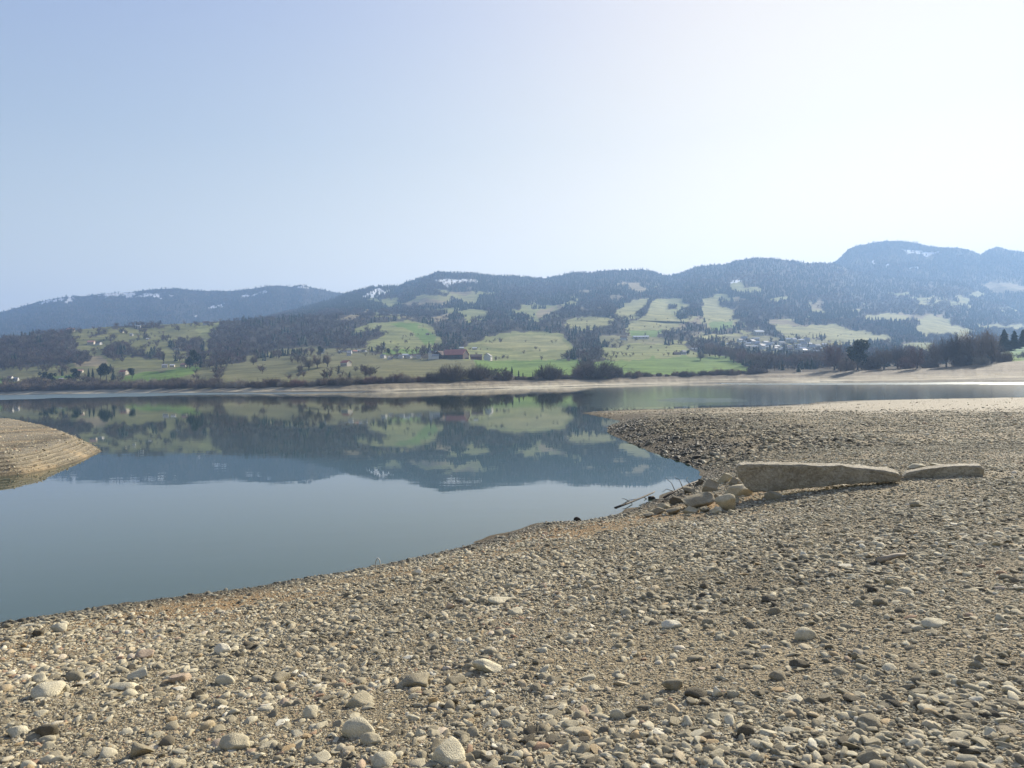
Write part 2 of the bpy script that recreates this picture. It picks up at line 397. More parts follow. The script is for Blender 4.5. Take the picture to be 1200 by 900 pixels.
# ------------------------------------------------------------------ big named stones: x, y, width px, height px, tone, label
T_PALE, T_WHITE, T_GREY, T_DARK, T_RUST, T_BEIGE = .74, .95, .34, .07, .99, .58
NAMED = [
 (65, 738, 30, 10, T_PALE, 'long pale flat stone near the left end of the beach, nearest the waterline there'),
 (42, 744, 15, 8, T_DARK, 'small dark stone just left of the long pale flat stone by the water'),
 (43, 796, 19, 12, T_PALE, 'pale oval cobble at the left edge beside a grey oblong one'),
 (85, 794, 26, 11, T_GREY, 'grey oblong cobble right of the pale oval one at the left edge'),
 (259, 762, 21, 14, T_WHITE, 'whitish lumpy cobble standing tall on the middle of the left slope'),
 (161, 792, 28, 10, T_PALE, 'flat pale cobble below the reddish stone on the left slope'),
 (140, 806, 34, 9, T_PALE, 'very long thin pale slab stone on the left slope'),
 (262, 798, 26, 13, T_PALE, 'broad pale cobble directly below the whitish lumpy one'),
 (325, 797, 27, 10, T_GREY, 'grey flat-topped stone lying between the whitish cobble and the long flat block'),
 (363, 836, 21, 16, T_PALE, 'round pale boulder-like cobble standing alone among small pebbles'),
 (14, 859, 32, 15, T_PALE, 'large pale cobble cut by the lower left corner of the view'),
 (158, 882, 36, 17, T_GREY, 'large grey pointed stone at the bottom left'),
 (272, 874, 40, 15, T_BEIGE, 'large long beige stone at the bottom, left of the round boulder'),
 (50, 861, 30, 15, T_DARK, 'dark grey cobble next to the large pale one in the lower left corner'),
 (374, 890, 28, 12, T_PALE, 'pale flat stone at the bottom edge below the round boulder'),
 (168, 769, 24, 11, T_RUST, 'reddish cobble on the left slope, upper one of two'),
 (208, 796, 26, 12, T_RUST, 'reddish cobble on the left slope, lower one of two'),
 (50, 812, 42, 16, T_PALE, 'broad pale angular block half sunk in gravel at the left'),
 (230, 815, 16, 10, T_DARK, 'dark rounded stone on the left slope below the reddish cobbles'),
 (575, 785, 46, 12, T_PALE, 'long pale flat block, the longest in the middle of the beach'),
 (489, 802, 43, 12, T_GREY, 'slanted grey slab stone left of the long pale block'),
 (534, 799, 27, 12, T_GREY, 'grey arched stone between the slanted slab and the long pale block'),
 (420, 822, 34, 16, T_BEIGE, 'smooth yellowish-beige cobble above the big round boulder'),
 (419, 856, 42, 23, T_PALE, 'big round pale boulder near the bottom, tallest of the foreground'),
 (434, 869, 28, 12, T_BEIGE, 'beige cobble touching the right foot of the big round boulder'),
 (448, 894, 32, 18, T_PALE, 'pale cobble at the bottom edge left of the broad boulder'),
 (525, 885, 44, 28, T_PALE, 'broad pale boulder at the bottom edge, largest on the beach'),
 (560, 886, 20, 12, T_GREY, 'grey cobble just right of the broad pale boulder at the bottom'),
 (508, 822, 13, 14, .90, 'small upright ochre-yellow stone below the slanted grey slab'),
 (629, 807, 16, 10, T_GREY, 'small rounded grey stone right below the long pale block'),
 (684, 834, 16, 12, T_RUST, 'round brown cobble left of the pale egg-shaped one'),
 (725, 838, 20, 12, T_PALE, 'pale egg-shaped cobble right of the round brown one'),
 (493, 861, 14, 10, T_PALE, 'small pale cobble midway between the two biggest boulders'),
 (590, 705, 40, 7, T_PALE, 'long low pale stone on the upper middle beach'),
 (604, 717, 20, 8, T_PALE, 'pale oval stone right under the long low one'),
 (527, 711, 17, 8, T_RUST, 'rust-orange stone left of the long low pale one'),
 (789, 733, 25, 9, T_WHITE, 'white oval cobble on the middle right beach'),
 (793, 806, 32, 12, T_GREY, 'grey long cobble at the middle right, left of the dark blue-grey one'),
 (488, 671, 15, 8, T_WHITE, 'whitish angular stone close to the waterline in the middle'),
 (945, 744, 29, 16, T_PALE, 'pale domed boulder on the right beach, tallest there'),
 (1100, 732, 32, 9, T_PALE, 'smooth pale low stone at the right, farthest right of the large ones'),
 (1065, 693, 21, 7, T_PALE, 'pale rounded stone on the right beach below the driftwood stick'),
 (994, 664, 27, 5, T_WHITE, 'bright white sliver of stone left of the driftwood stick'),
 (1008, 770, 16, 9, T_GREY, 'grey cube-like stone on the right beach'),
 (940, 780, 24, 10, T_DARK, 'dark flat stone below the pale domed boulder'),
 (915, 793, 22, 11, T_GREY, 'greenish-grey rounded cobble below the dark flat one'),
 (818, 814, 36, 13, T_DARK, 'dark blue-grey oblong stone, darkest large one on the beach'),
 (841, 812, 17, 13, T_WHITE, 'pale triangular stone leaning on the dark oblong one'),
 (1149, 775, 13, 13, T_GREY, 'grey upright stone at the far right of the beach'),
 (1024, 848, 30, 15, T_GREY, 'grey rounded cobble at the bottom right'),
 (1005, 868, 24, 11, T_PALE, 'pale flat cobble under the grey rounded one at bottom right'),
 (875, 858, 22, 14, T_DARK, 'dark greenish cobble at the bottom right, left of the grey rounded one'),
 (905, 703, 22, 7, T_DARK, 'dark long stone above the pale domed boulder'),
 (1023, 891, 30, 13, T_GREY, 'grey stone cut by the bottom edge below the pale flat cobble'),
 (1135, 892, 30, 12, T_PALE, 'pale stone at the bottom edge near the right corner'),
 (1083, 592, 25, 8, T_GREY, 'flat grey-brown stone lying alone in front of the low broken slab'),
]
ROCKS = [
 (850, 561.5, 20, 13, T_BEIGE, 'beige oval boulder on top of the rock pile'),
 (834, 571, 24, 15, T_GREY, 'grey boulder behind the pile, nearest the spit'),
 (869, 577, 34, 15, T_BEIGE, 'yellowish sloping boulder tucked against the big slab'),
 (853, 591, 26, 21, T_BEIGE, 'blocky boulder at the front of the pile by the big slab'),
 (818, 590, 46, 17, T_GREY, 'long slanted boulder in the middle of the pile'),
 (797, 586, 24, 12, T_DARK, 'darker boulder behind the long slanted one'),
 (770, 600, 24, 9, T_GREY, 'low grey boulder at the left end of the rock pile'),
 (811, 599, 22, 8, T_BEIGE, 'low pale boulder below the long slanted one'),
 (841, 599, 12, 8, T_PALE, 'small pale stone at the foot of the blocky boulder'),
 (790, 600, 18, 8, T_GREY, 'low rounded boulder between the low grey and low pale ones'),
 (807, 575, 18, 8, T_GREY, 'small grey boulder at the water side of the pile'),
 (912, 581, 27, 13, T_GREY, 'blocky grey stone in front of the big slab, in its shadow'),
 (1055, 557, 13, 7, T_GREY, 'small stone filling the gap between the two broken slabs'),
 (1037, 562, 11, 5, T_PALE, 'small pale stone before the thin end of the big slab'),
 (1078, 547, 20, 6, T_PALE, 'pale stone behind the low slab, left one of two'),
 (1101, 547, 18, 6, T_PALE, 'pale stone behind the low slab, right one of two'),
 (1007, 548, 14, 7, T_PALE, 'pale stone peeping over the top of the big slab'),
 (826, 580, 13, 8, T_PALE, 'pale fist-shaped stone wedged between the grey and the long boulder'),
 (838, 584, 12, 9, T_GREY, 'small grey stone wedged left of the blocky boulder'),
 (862, 587, 13, 8, T_BEIGE, 'small beige stone between the blocky and the sloping boulder'),
 (779, 594, 15, 7, T_BEIGE, 'small beige boulder at the left of the pile, just above the low grey one'),
 (760, 604, 14, 6, T_GREY, 'last small grey stone at the left tip of the rock pile'),
 (825, 598, 13, 7, T_GREY, 'small grey stone below the right end of the long slanted boulder'),
 (860, 600, 12, 6, T_BEIGE, 'small beige stone right of the foot of the blocky boulder'),
 (820, 566, 13, 8, T_DARK, 'dark wet stone at the corner of the inlet'),
 (861, 565, 13, 9, T_GREY, 'grey stone between the top boulder and the end of the big slab'),
]
GROUP_ST = 'larger stones on the beach'
n_named = 0
def place_stone(px, py, wpx, hpx, tone, label, name, group, mesh=None, lift=.17):
    global n_named
    b = hit_ground([px], [py + hpx * .36])[0]
    dist = float((b - CAM) @ F_)
    a = wpx / 2 / FPX * dist; hh = hpx / FPX * dist
    me = mesh or COB[n_named % len(COB)]
    zs = max(abs(q.co.z) for q in list(me.vertices)[::7])
    o = bpy.data.objects.new(name, me); COL.objects.link(o)
    o.scale = (a, a * random.uniform(.9, 1.15), hh * .62 / zs)
    o.location = (b[0], b[1] + a * .55, b[2] + hh * (.26 if name == 'boulder' else lift))
    o.rotation_euler = (random.uniform(-.08, .08), random.uniform(-.08, .08), random.uniform(-.35, .35) + (math.pi if n_named % 2 else 0))
    w = float(zones(np.array([b[0]]), np.array([b[1]]), np.array([b[2] + .1]))[0][0])
    o.color = (tone, w * .7, 0, 1)
    if name == 'boulder': o.rotation_euler[0] += random.uniform(-.22, .22); o.rotation_euler[1] += random.uniform(-.22, .22); o.color[0] = min(.86, tone)
    tag(o, label, 'stone' if name == 'stone' else 'boulder', group)
    n_named += 1
    return o
for j, r_ in enumerate(NAMED):
    rd = any(w in r_[5] for w in ('round', 'egg', 'oval', 'domed', 'smooth', 'boulder', 'broad', 'lumpy'))
    place_stone(*r_, 'stone', GROUP_ST, ROUND[j % 4] if rd else COB[j % 12], .09 if rd else .17)
BIG = []
for kk in range(6):
    v, f = rock_verts(4, 500 + kk, [9, 11, 13, 10, 12, 14][kk], .72, .8, .16, -.05)
    BIG.append(mesh_obj('boulder_shape_%d' % kk, v, f, M_STONE, False, True).data)
for j, r_ in enumerate(ROCKS): place_stone(*r_, 'boulder', 'boulders around the broken slabs', BIG[j % 6])

# the rest of the largest stones as things of their own
NIND = 300 - len(NAMED)
cand = np.where(vis & (vpix > 560))[0]
order = cand[np.argsort(-size_px[cand])][:NIND]
mask_ind = np.zeros(len(px_), bool); mask_ind[order] = True
ZN = lambda yy: 'by the lower edge of the view' if yy > 820 else ('halfway down the beach' if yy > 720 else 'on the upper beach')
for i in order:
    me = COB[i % len(COB)]
    o = bpy.data.objects.new('stone', me); COL.objects.link(o)
    s = ps_[i]; o.scale = (s, s * random.uniform(.8, 1.1), s * random.uniform(.6, 1.0))
    o.location = (px_[i], py_[i], pz_[i] + s * .06)
    o.rotation_euler = (random.gauss(0, .22), random.gauss(0, .22), random.uniform(0, 6.28))
    t = float(tone_[i]); o.color = (t, float(wv[i]), 0, 1)
    hue = 'dark grey' if t < .16 else 'grey' if t < .42 else 'beige-grey' if t < .70 else 'pale' if t < .86 else 'ochre-white'
    side = 'left' if upix[i] < 400 else 'middle' if upix[i] < 800 else 'right'
    tag(o, f'{hue} cobble {ZN(vpix[i])}, among gravel in the {side} third', 'stone', f'{hue} cobbles {ZN(vpix[i])} {side}')

k = ~mask_ind
n = int(k.sum())
rot = np.stack([rng.normal(0, .28, n), rng.normal(0, .28, n), rng.uniform(0, 6.28, n)], -1)
s = ps_[k]
scl = np.stack([s, s * rng.uniform(.7, 1.15, n), s * rng.uniform(.5, 1.05, n)], -1)
pos = PP[k].copy(); pos[:, 2] += s * .06
scatter('gravel', 'dense grey-beige pebbles covering the beach', pos, rot, scl, rng.integers(0, len(PEB), n), PEB, {'tone': tone_[k], 'wet': wv[k]})
print('pebbles', n)

# ------------------------------------------------------------------ broken concrete slabs
M_CONC, nt, bs = new_mat('weathered_concrete')
tc = nd(nt, 'ShaderNodeTexCoord')
f1 = noise_n(nt, tc.outputs['Object'], 1.4, 5, .6); f2 = noise_n(nt, tc.outputs['Object'], 14, 5, .7)
c = ramp(nt, f1, [(.3, (.30, .268, .20)), (.5, (.40, .362, .28)), (.72, (.50, .46, .365))])
c = mix(nt, 1.0, c, ramp(nt, f2, [(.3, (.62, .61, .59)), (.7, (1.28, 1.27, 1.25))]), 'MULTIPLY')
mpc = nd(nt, 'ShaderNodeMapping'); mpc.inputs['Scale'].default_value = (1.6, 1.6, .35); nt.links.new(tc.outputs['Object'], mpc.inputs[0])
f4 = noise_n(nt, mpc.outputs[0], 1.5, 5, .7)
c = mix(nt, ramp(nt, f4, [(.52, (0, 0, 0)), (.7, (.55, .55, .55))]), c, (.20, .178, .13))          # streaky silt stains
vc = nd(nt, 'ShaderNodeTexVoronoi', feature='DISTANCE_TO_EDGE', i_Scale=.9); wv1 = mix(nt, .25, tc.outputs['Object'], nd(nt, 'ShaderNodeTexNoise', i_Scale=2.5, i_Detail=5.0).outputs['Color'])
nt.links.new(wv1, vc.inputs['Vector'])
crk = ramp(nt, vc.outputs['Distance'], [(.0, (.78, .78, .78)), (.02, (1, 1, 1))])
c = mix(nt, 1.0, c, crk, 'MULTIPLY')
nt.links.new(c, bs.inputs['Base Color'])
bump(nt, bs, math_(nt, 'ADD', f2, math_(nt, 'MULTIPLY', crk, .15)), 1.0, .08)
def slab(name, outline, depth_m, lean, label):
    """outline: photo silhouette of the face; it stands at its own distance with a real thickness"""
    base = hit_ground([outline['base'][0]], [outline['base'][1]])[0]
    base2 = hit_ground([outline['base2'][0]], [outline['base2'][1]])[0]
    ax = base2 - base; L = np.linalg.norm(ax[:2]); ax = np.array([ax[0], ax[1], 0]) / L
    nrm = np.array([-ax[1], ax[0], 0])            # away from the viewer
    pts = []
    for p in outline['pts']:
        d = rays(np.array(p[0]), np.array(p[1]))
        t = ((base - CAM) @ nrm) / (d @ nrm); q = CAM + d * t - base
        pts.append((q @ ax, q[2]))
    bm = bmesh.new()
    fr = [bm.verts.new((p[0], 0, p[1])) for p in pts]; bm.faces.new(fr)
    ex = bmesh.ops.extrude_face_region(bm, geom=bm.faces[:])
    for g in ex['geom']:
        if isinstance(g, bmesh.types.BMVert): g.co.y += depth_m
    bmesh.ops.recalc_face_normals(bm, faces=bm.faces)
    bmesh.ops.triangulate(bm, faces=bm.faces)
    for _ in range(7):
        es = [e for e in bm.edges if e.calc_length() > .075]
        if not es: break
        bmesh.ops.subdivide_edges(bm, edges=es, cuts=1); bmesh.ops.triangulate(bm, faces=bm.faces)
    bmesh.ops.smooth_vert(bm, verts=bm.verts, factor=.3, use_axis_x=True, use_axis_y=True, use_axis_z=True)
    for q in bm.verts:
        a = np.array([q.co[:]])
        w = float(n3(a * 1.0, 1.3, 9)[0]) * .028 + float(n3(a, 4.5, 19)[0]) * .035 + float(n3(a, 11.0, 29)[0]) * .028
        q.co.y += w + lean * q.co.z; q.co.z += w * .5; q.co.x += w * .4
    me = bpy.data.meshes.new(name); bm.to_mesh(me); bm.free(); me.materials.append(M_CONC)
    me.polygons.foreach_set('use_smooth', np.ones(len(me.polygons), bool))
    o = bpy.data.objects.new(name, me); COL.objects.link(o)
    o.location = base; o.rotation_euler = (0, 0, math.atan2(ax[1], ax[0]))
    tag(o, label, 'slab', 'broken concrete slabs')
    return o
slab('concrete_slab', dict(base=(884, 587), base2=(1052, 567), pts=[(862, 547), (866, 544), (890, 543.5), (915, 544), (940, 543.8), (962, 545), (985, 545), (1000, 547.5), (1015, 549),
     (1035, 550), (1050, 553), (1056, 557), (1055, 564), (1025, 565), (1005, 566.5), (985, 568), (955, 571), (920, 574.5), (882, 577), (872, 569), (865, 558)]), .75, -.10,
     'big broken concrete slab, taller at the end by the rock pile')
slab('concrete_slab', dict(base=(1064, 562), base2=(1152, 558), pts=[(1058, 559), (1063, 554), (1082, 549.5), (1105, 547), (1130, 545.8), (1149, 545.5), (1154, 549), (1152, 560), (1110, 562), (1064, 564)]), .6, -.08,
     'low narrow broken concrete slab lying right of the tall one')

# ------------------------------------------------------------------ driftwood
M_WOOD = simple_mat('wet_driftwood', (.055, .045, .036), .7, .4, 12)
M_WOODPALE = simple_mat('bleached_driftwood', (.26, .225, .175), .85, .25, 12)
M_CORD = simple_mat('pale_cord', (.45, .43, .38), .7, .15, 12)
def tube(name, pts, r0, r1, mat, parent=None, sides=7):
    pts = [Vector(p) for p in pts]; vs, fs = [], []
    for i, p in enumerate(pts):
        d = (pts[min(i + 1, len(pts) - 1)] - pts[max(i - 1, 0)]).normalized()
        a = d.cross(Vector((0.13, .2, 1))).normalized(); b = d.cross(a)
        r = r0 + (r1 - r0) * i / (len(pts) - 1)
        for k_ in range(sides):
            t = 2 * math.pi * k_ / sides
            vs.append(p + (a * math.cos(t) + b * math.sin(t)) * r * (1 + .18 * math.sin(k_ * 2.3 + i)))
    for i in range(len(pts) - 1):
        for k_ in range(sides):
            k2 = (k_ + 1) % sides
            fs.append((i * sides + k_, i * sides + k2, (i + 1) * sides + k2, (i + 1) * sides + k_))
    fs.append(tuple(range(sides))[::-1]); fs.append(tuple(range((len(pts) - 1) * sides, len(pts) * sides)))
    return mesh_obj(name, vs, fs, mat, parent, True)
def wood_pt(px, py, lift, D):
    p = at_depth(np.array(float(px)), np.array(float(py)), D); return p
def drift(name, label, main, twigs, r0, mat=M_WOOD, lump=None, near=1.3):
    D0 = hit_ground([main[0][0]], [main[0][1] + 2])[0][1]
    D1 = hit_ground([main[-1][0]], [main[-1][1] + 3])[0][1]
    D0 -= near; D1 -= near
    base = wood_pt(main[0][0], main[0][1], 0, D0)
    t = empty(name, base)
    n_ = len(main)
    def loc(q, f): return wood_pt(q[0], q[1], 0, D0 + (D1 - D0) * f) - base
    tube('stem', [loc(q, i / (n_ - 1)) for i, q in enumerate(main)], r0, r0 * .55, mat, t)
    for tw, fr in twigs:
        tube('twig', [loc(q, fr + .02 * i) for i, q in enumerate(tw)], r0 * .42, r0 * .18, mat, t, 5)
    if lump:
        c_ = loc(lump[:2], lump[3])
        v, f = rock_verts(2, 77, 6, .7, .7, .35)
        tag(mesh_obj('root_knot', v * lump[2] + c_, f, mat, t, True), 'gnarled dark knot of roots')
    return tag(t, label, 'driftwood', 'driftwood at the waterline')
drift('driftwood_branch', 'thin dark branch reaching into the water with a gnarled root knot', [(721, 595), (735, 590), (748, 585), (765, 577.5), (767, 576)],
      [([(728, 592), (738, 586), (748, 584.5)], .2), ([(738, 597), (752, 591), (768, 585)], .4), ([(741, 590), (733, 585), (729, 584)], .5), ([(755, 583), (763, 588), (771, 584)], .8), ([(728, 596), (733, 598), (738, 597)], .3)], .045, lump=(763, 583.5, .17, .8))
drift('driftwood_branch', 'thin dark branch leaning on the rocks beside the grey boulder, with curved twigs', [(778, 583), (792, 575), (806, 568), (818, 563.5)],
      [([(791, 575), (787, 566), (780, 560)], .35), ([(800, 571), (796, 562), (789, 559)], .55), ([(790, 576), (781, 573), (776, 577)], .3), ([(812, 566), (814, 571), (813, 576)], .8), ([(808, 567), (804, 562), (806, 559)], .7)], .042)
drift('driftwood_stick', 'bleached driftwood stick lying on the right side of the beach', [(1028, 657), (1038, 654.5), (1050, 651.5), (1061, 650)], [([(1050, 652), (1056, 650), (1060, 653)], .7)], .05, M_WOODPALE, None, .15)
b = hit_ground([677], [611])[0]
v, f = rock_verts(3, 91, 7, .8, .7, .3)
o = mesh_obj('driftwood_stump', v * .14, f, M_WOOD, None, True); o.location = (b[0], b[1], b[2] + .08); tag(o, 'small black stump of wood standing at the waterline', 'driftwood')
b = hit_ground([443], [665])[0]
o = tube('bent_root', [(-.06, 0, -.03), (-.065, 0, .1), (-.045, 0, .2), (0, 0, .255), (.045, 0, .2), (.06, 0, .1), (.055, 0, -.03)], .013, .013, M_CORD); o.location = b
tag(o, 'pale bent root forming a small hoop at the waterline', 'root')

# ================================================================== TERRACED BANK ON THE LEFT
TB_PX = [(-220, 584), (-90, 568), (0, 558.5), (30, 556), (55, 551.5), (85, 543.5), (104, 536.5), (113, 532.5), (119, 529.5)]
TB = [tuple(p[:2]) for p in on_z(*zip(*TB_PX))]
TBF_PX = [(119, 529.5), (114, 525.5), (104, 519.5), (80, 511.5), (45, 503.5), (0, 497), (-220, 490)]
TBF = [tuple(p[:2]) for p in on_z(*zip(*TBF_PX))]
TBP = TB + TBF[1:]
nx, ny = 420, 460
gx = np.linspace(-95, TB[-1][0] + 3.5, nx); gy = min(p[1] for p in TB) - 2 + 84 * np.linspace(0, 1, ny) ** 1.35
gx = TB[-1][0] + 3.5 - (TB[-1][0] + 3.5 - gx[0]) * np.linspace(1, 0, nx) ** 1.6
X2, Y2 = np.meshgrid(gx, gy, indexing='ij')
ins = inside(X2, Y2, TBP); dn = dist_poly(X2, Y2, TB); df = dist_poly(X2, Y2, TBF)
wob = (fbm(X2 / 5, Y2 / 5, 3, 3) - .5) * 1.1
step = .19
q = np.maximum(.50 * (dn + wob * .55 * np.clip(dn, 0, 1)), 0)
qs = q / step; fl = np.floor(qs); fr = qs - fl
qq = (fl + np.clip((fr - .55) / .4, 0, 1) * .85 + .15 * fr) * step
q = q + (fbm(X2 / 2.2, Y2 / 2.2, 14, 4) - .5) * .13
zt = np.where(q > 1.0, 1.0 + .40 * (1 - np.exp(-(q - 1.0) / 6)), qq)
zt = np.minimum(zt, np.maximum(.55 * df, .0) * (1 + .3 * (fbm(X2 / 2, Y2 / 2, 8) - .5)) + .03)
Z2 = np.where(ins, zt + (fbm(X2 / .7, Y2 / .7, 6, 3) - .5) * .06 * np.clip(np.minimum(dn, df), 0, 1), np.maximum(-.18 * np.minimum(dn, df) - .02, -2))
fi = np.arange(nx * ny).reshape(nx, ny)
tf = np.stack([fi[:-1, :-1], fi[1:, :-1], fi[1:, 1:], fi[:-1, 1:]], -1).reshape(-1, 4)
M_TERR, nt, bs = new_mat('terraced_sediment')
geo = nd(nt, 'ShaderNodeNewGeometry'); sx = nd(nt, 'ShaderNodeSeparateXYZ'); nt.links.new(geo.outputs['Position'], sx.inputs[0])
f1 = noise_n(nt, geo.outputs['Position'], .35, 4, .6); f2 = noise_n(nt, geo.outputs['Position'], 5, 5, .7)
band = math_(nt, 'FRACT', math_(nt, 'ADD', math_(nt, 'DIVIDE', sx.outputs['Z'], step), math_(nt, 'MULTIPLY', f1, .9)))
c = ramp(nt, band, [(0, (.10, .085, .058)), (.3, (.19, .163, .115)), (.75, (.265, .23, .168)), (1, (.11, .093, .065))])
c = mix(nt, 1.0, c, ramp(nt, f2, [(.3, (.66, .66, .64)), (.7, (1.25, 1.24, 1.2))]), 'MULTIPLY')
oc = ramp(nt, noise_n(nt, geo.outputs['Position'], .22, 4, .6), [(.52, (0, 0, 0)), (.64, (1, 1, 1))])
c = mix(nt, math_(nt, 'MULTIPLY', oc, .55), c, (.44, .33, .19))
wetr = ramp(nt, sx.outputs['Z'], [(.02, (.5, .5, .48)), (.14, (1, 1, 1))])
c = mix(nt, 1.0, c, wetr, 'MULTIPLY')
nt.links.new(c, bs.inputs['Base Color']); bump(nt, bs, f2, .8, .12)
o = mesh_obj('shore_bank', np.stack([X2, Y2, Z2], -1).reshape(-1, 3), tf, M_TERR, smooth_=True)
tag(o, 'terraced tan spit of sediment reaching into the lake', None, None, 'structure')
kk = rng.integers(0, nx * ny, 60000)
xs = X2.ravel()[kk] + rng.normal(0, .12, len(kk)); ys = Y2.ravel()[kk] + rng.normal(0, .12, len(kk)); zs = Z2.ravel()[kk]
g_ = zs > .05; n = int(g_.sum())
s = .028 * rng.uniform(.001, 1, n) ** (-1 / 3.2); s = np.minimum(s, .16)
scatter('gravel', 'sparse tan pebbles on the terraced spit', np.stack([xs[g_], ys[g_], zs[g_]], -1), np.stack([rng.normal(0, .3, n), rng.normal(0, .3, n), rng.uniform(0, 6, n)], -1),
        np.stack([s, s, s], -1), rng.integers(0, len(PEB), n), [bpy.data.objects.new('pebble_%02d' % i, p.data) for i, p in enumerate(PEB)], {'tone': np.clip(rng.beta(2.5, 2, n) + .1, 0, 1), 'wet': np.zeros(n)})

# ================================================================== FAR TERRAIN
W_LINE = [(-300, 466), (-60, 464), (0, 463), (130, 461), (240, 460.3), (350, 460), (450, 459), (560, 456), (650, 453.5), (700, 452), (800, 449.5), (900, 448), (960, 447.2), (1000, 447.6), (1100, 447), (1200, 446.5), (1300, 446), (1500, 445)]
BANK = [(-300, 461), (0, 459), (25, 458), (60, 457), (100, 456.3), (200, 455.2), (250, 454), (300, 453), (350, 452), (400, 450), (450, 448.5), (500, 446.5), (548, 444), (600, 444.5), (650, 442.8), (700, 442), (760, 440.5), (800, 439.5),
        (850, 438), (880, 437), (950, 436), (1000, 434.5), (1050, 433), (1100, 431), (1150, 427.5), (1182, 424), (1230, 420), (1300, 417), (1500, 412)]
CREST = [(-300, 412), (-100, 402), (0, 397.5), (40, 391.5), (72, 388.5), (100, 385.5), (130, 382.5), (160, 381), (200, 380), (250, 377), (300, 374), (400, 369), (500, 371), (600, 371), (700, 366), (800, 369), (900, 381), (1000, 390), (1100, 396), (1200, 402), (1500, 410)]
SKY_B = [(250, 388), (300, 376), (350, 363), (390, 351), (405, 344.5), (417, 341), (434, 336.5), (449, 335.5), (465, 335.5), (472, 333), (477, 330.5), (492, 326.5), (502, 322.5), (514, 319), (533, 319.5), (550, 320), (571, 322.5), (596, 323.5), (617, 325), (631, 326.5), (650, 325), (660, 322), (673, 319), (692, 320), (704, 318), (712, 317), (727, 317), (737, 316.5), (754, 316), (767, 318.5), (781, 323.5), (796, 321.5), (808, 316), (817, 312.5), (837, 310.5), (848, 310.5), (862, 306), (883, 302.5), (904, 302.5), (917, 304.5), (935, 307), (950, 308.5), (967, 308.5), (978, 309), (1000, 317), (1024, 324), (1060, 326), (1119, 331), (1161, 346), (1200, 363), (1300, 385), (1400, 395)]
SKY_C = [(-300, 392), (-150, 378), (0, 366), (20, 361), (40, 355), (60, 350.5), (78, 347.5), (100, 347), (125, 343.5), (140, 343), (160, 341.5), (180, 339), (205, 338), (230, 340.5), (250, 341), (272, 341), (292, 339), (313, 335.5), (324, 334.5), (342, 336), (351, 334), (357, 334), (363, 336.5), (376, 339), (392, 342.5), (405, 344), (440, 352), (520, 370)]
SKY_A = [(930, 335), (960, 318), (977, 307.5), (984, 303), (994, 292), (1003, 288.5), (1013, 286.5), (1026, 284), (1039, 282.5), (1055, 282.5), (1070, 284), (1087, 288.5), (1102, 290), (1123, 290.5), (1136, 293.5), (1148, 298.5), (1157, 294), (1167, 289.5), (1174, 290.5), (1184, 294), (1200, 295), (1260, 300), (1400, 318), (1500, 330)]
BANK = [(x, y + (1.3 if 240 < x < 890 else 0)) for x, y in BANK]
def shore_D(px): 
    p = on_z(px, interp(px, W_LINE)); return p[..., 1]
def near_hill(px, py):
    """world point of the first hillside for a photo position between bank top and crest"""
    px = np.asarray(px, float); py = np.asarray(py, float)
    yb = interp(px, BANK); yc = interp(px, CREST); Ds = shore_D(px)
    Db = Ds + interp(px, [(0, 25), (400, 32), (900, 40), (1000, 70), (1200, 85), (1400, 85)])
    Dc = np.maximum(interp(px, [(-300, 1050), (0, 1000), (300, 1250), (700, 1350), (1200, 1450)]), Db + 300)
    s = np.clip((yb - py) / (yb - yc), 0, 1.0)
    D = Db + (Dc - Db) * s ** 1.05
    P = at_depth(px, py, D)
    am = smooth(.03, .3, s) * smooth(1.0, .85, s)
    P[..., 2] += am * ((fbm(P[..., 0] / 90, P[..., 1] / 90, 2, 4) - .5) * 9)
    return P
def layer(px, py, sky, foot, Df, Dr, seed, amp):
    ys = interp(px, sky); yf = foot
    s = np.clip((yf - py) / (yf - ys), 0, 1)
    D = Df + (Dr - Df) * s ** 1.1
    D = D + (fbm(px / 60.0, s * 3, seed, 3) - .5) * 500 * s * (1 - s) * 2
    return at_depth(px, py, D)
def mid_hill(px, py):
    px = np.asarray(px, float); py = np.asarray(py, float)
    return layer(px, py, SKY_B, interp(px, CREST) + 8, 1250, interp(px, [(250, 1900), (420, 2500), (1000, 2700), (1400, 2300)]), 4, 1)
def left_far(px, py):
    px = np.asarray(px, float); py = np.asarray(py, float)
    return layer(px, py, SKY_C, np.full(px.shape, 412.0), 2000, 3200, 6, 1)
def right_far(px, py):
    px = np.asarray(px, float); py = np.asarray(py, float)
    return layer(px, py, SKY_A, np.full(px.shape, 372.0), 2350, 3150, 8, 1)

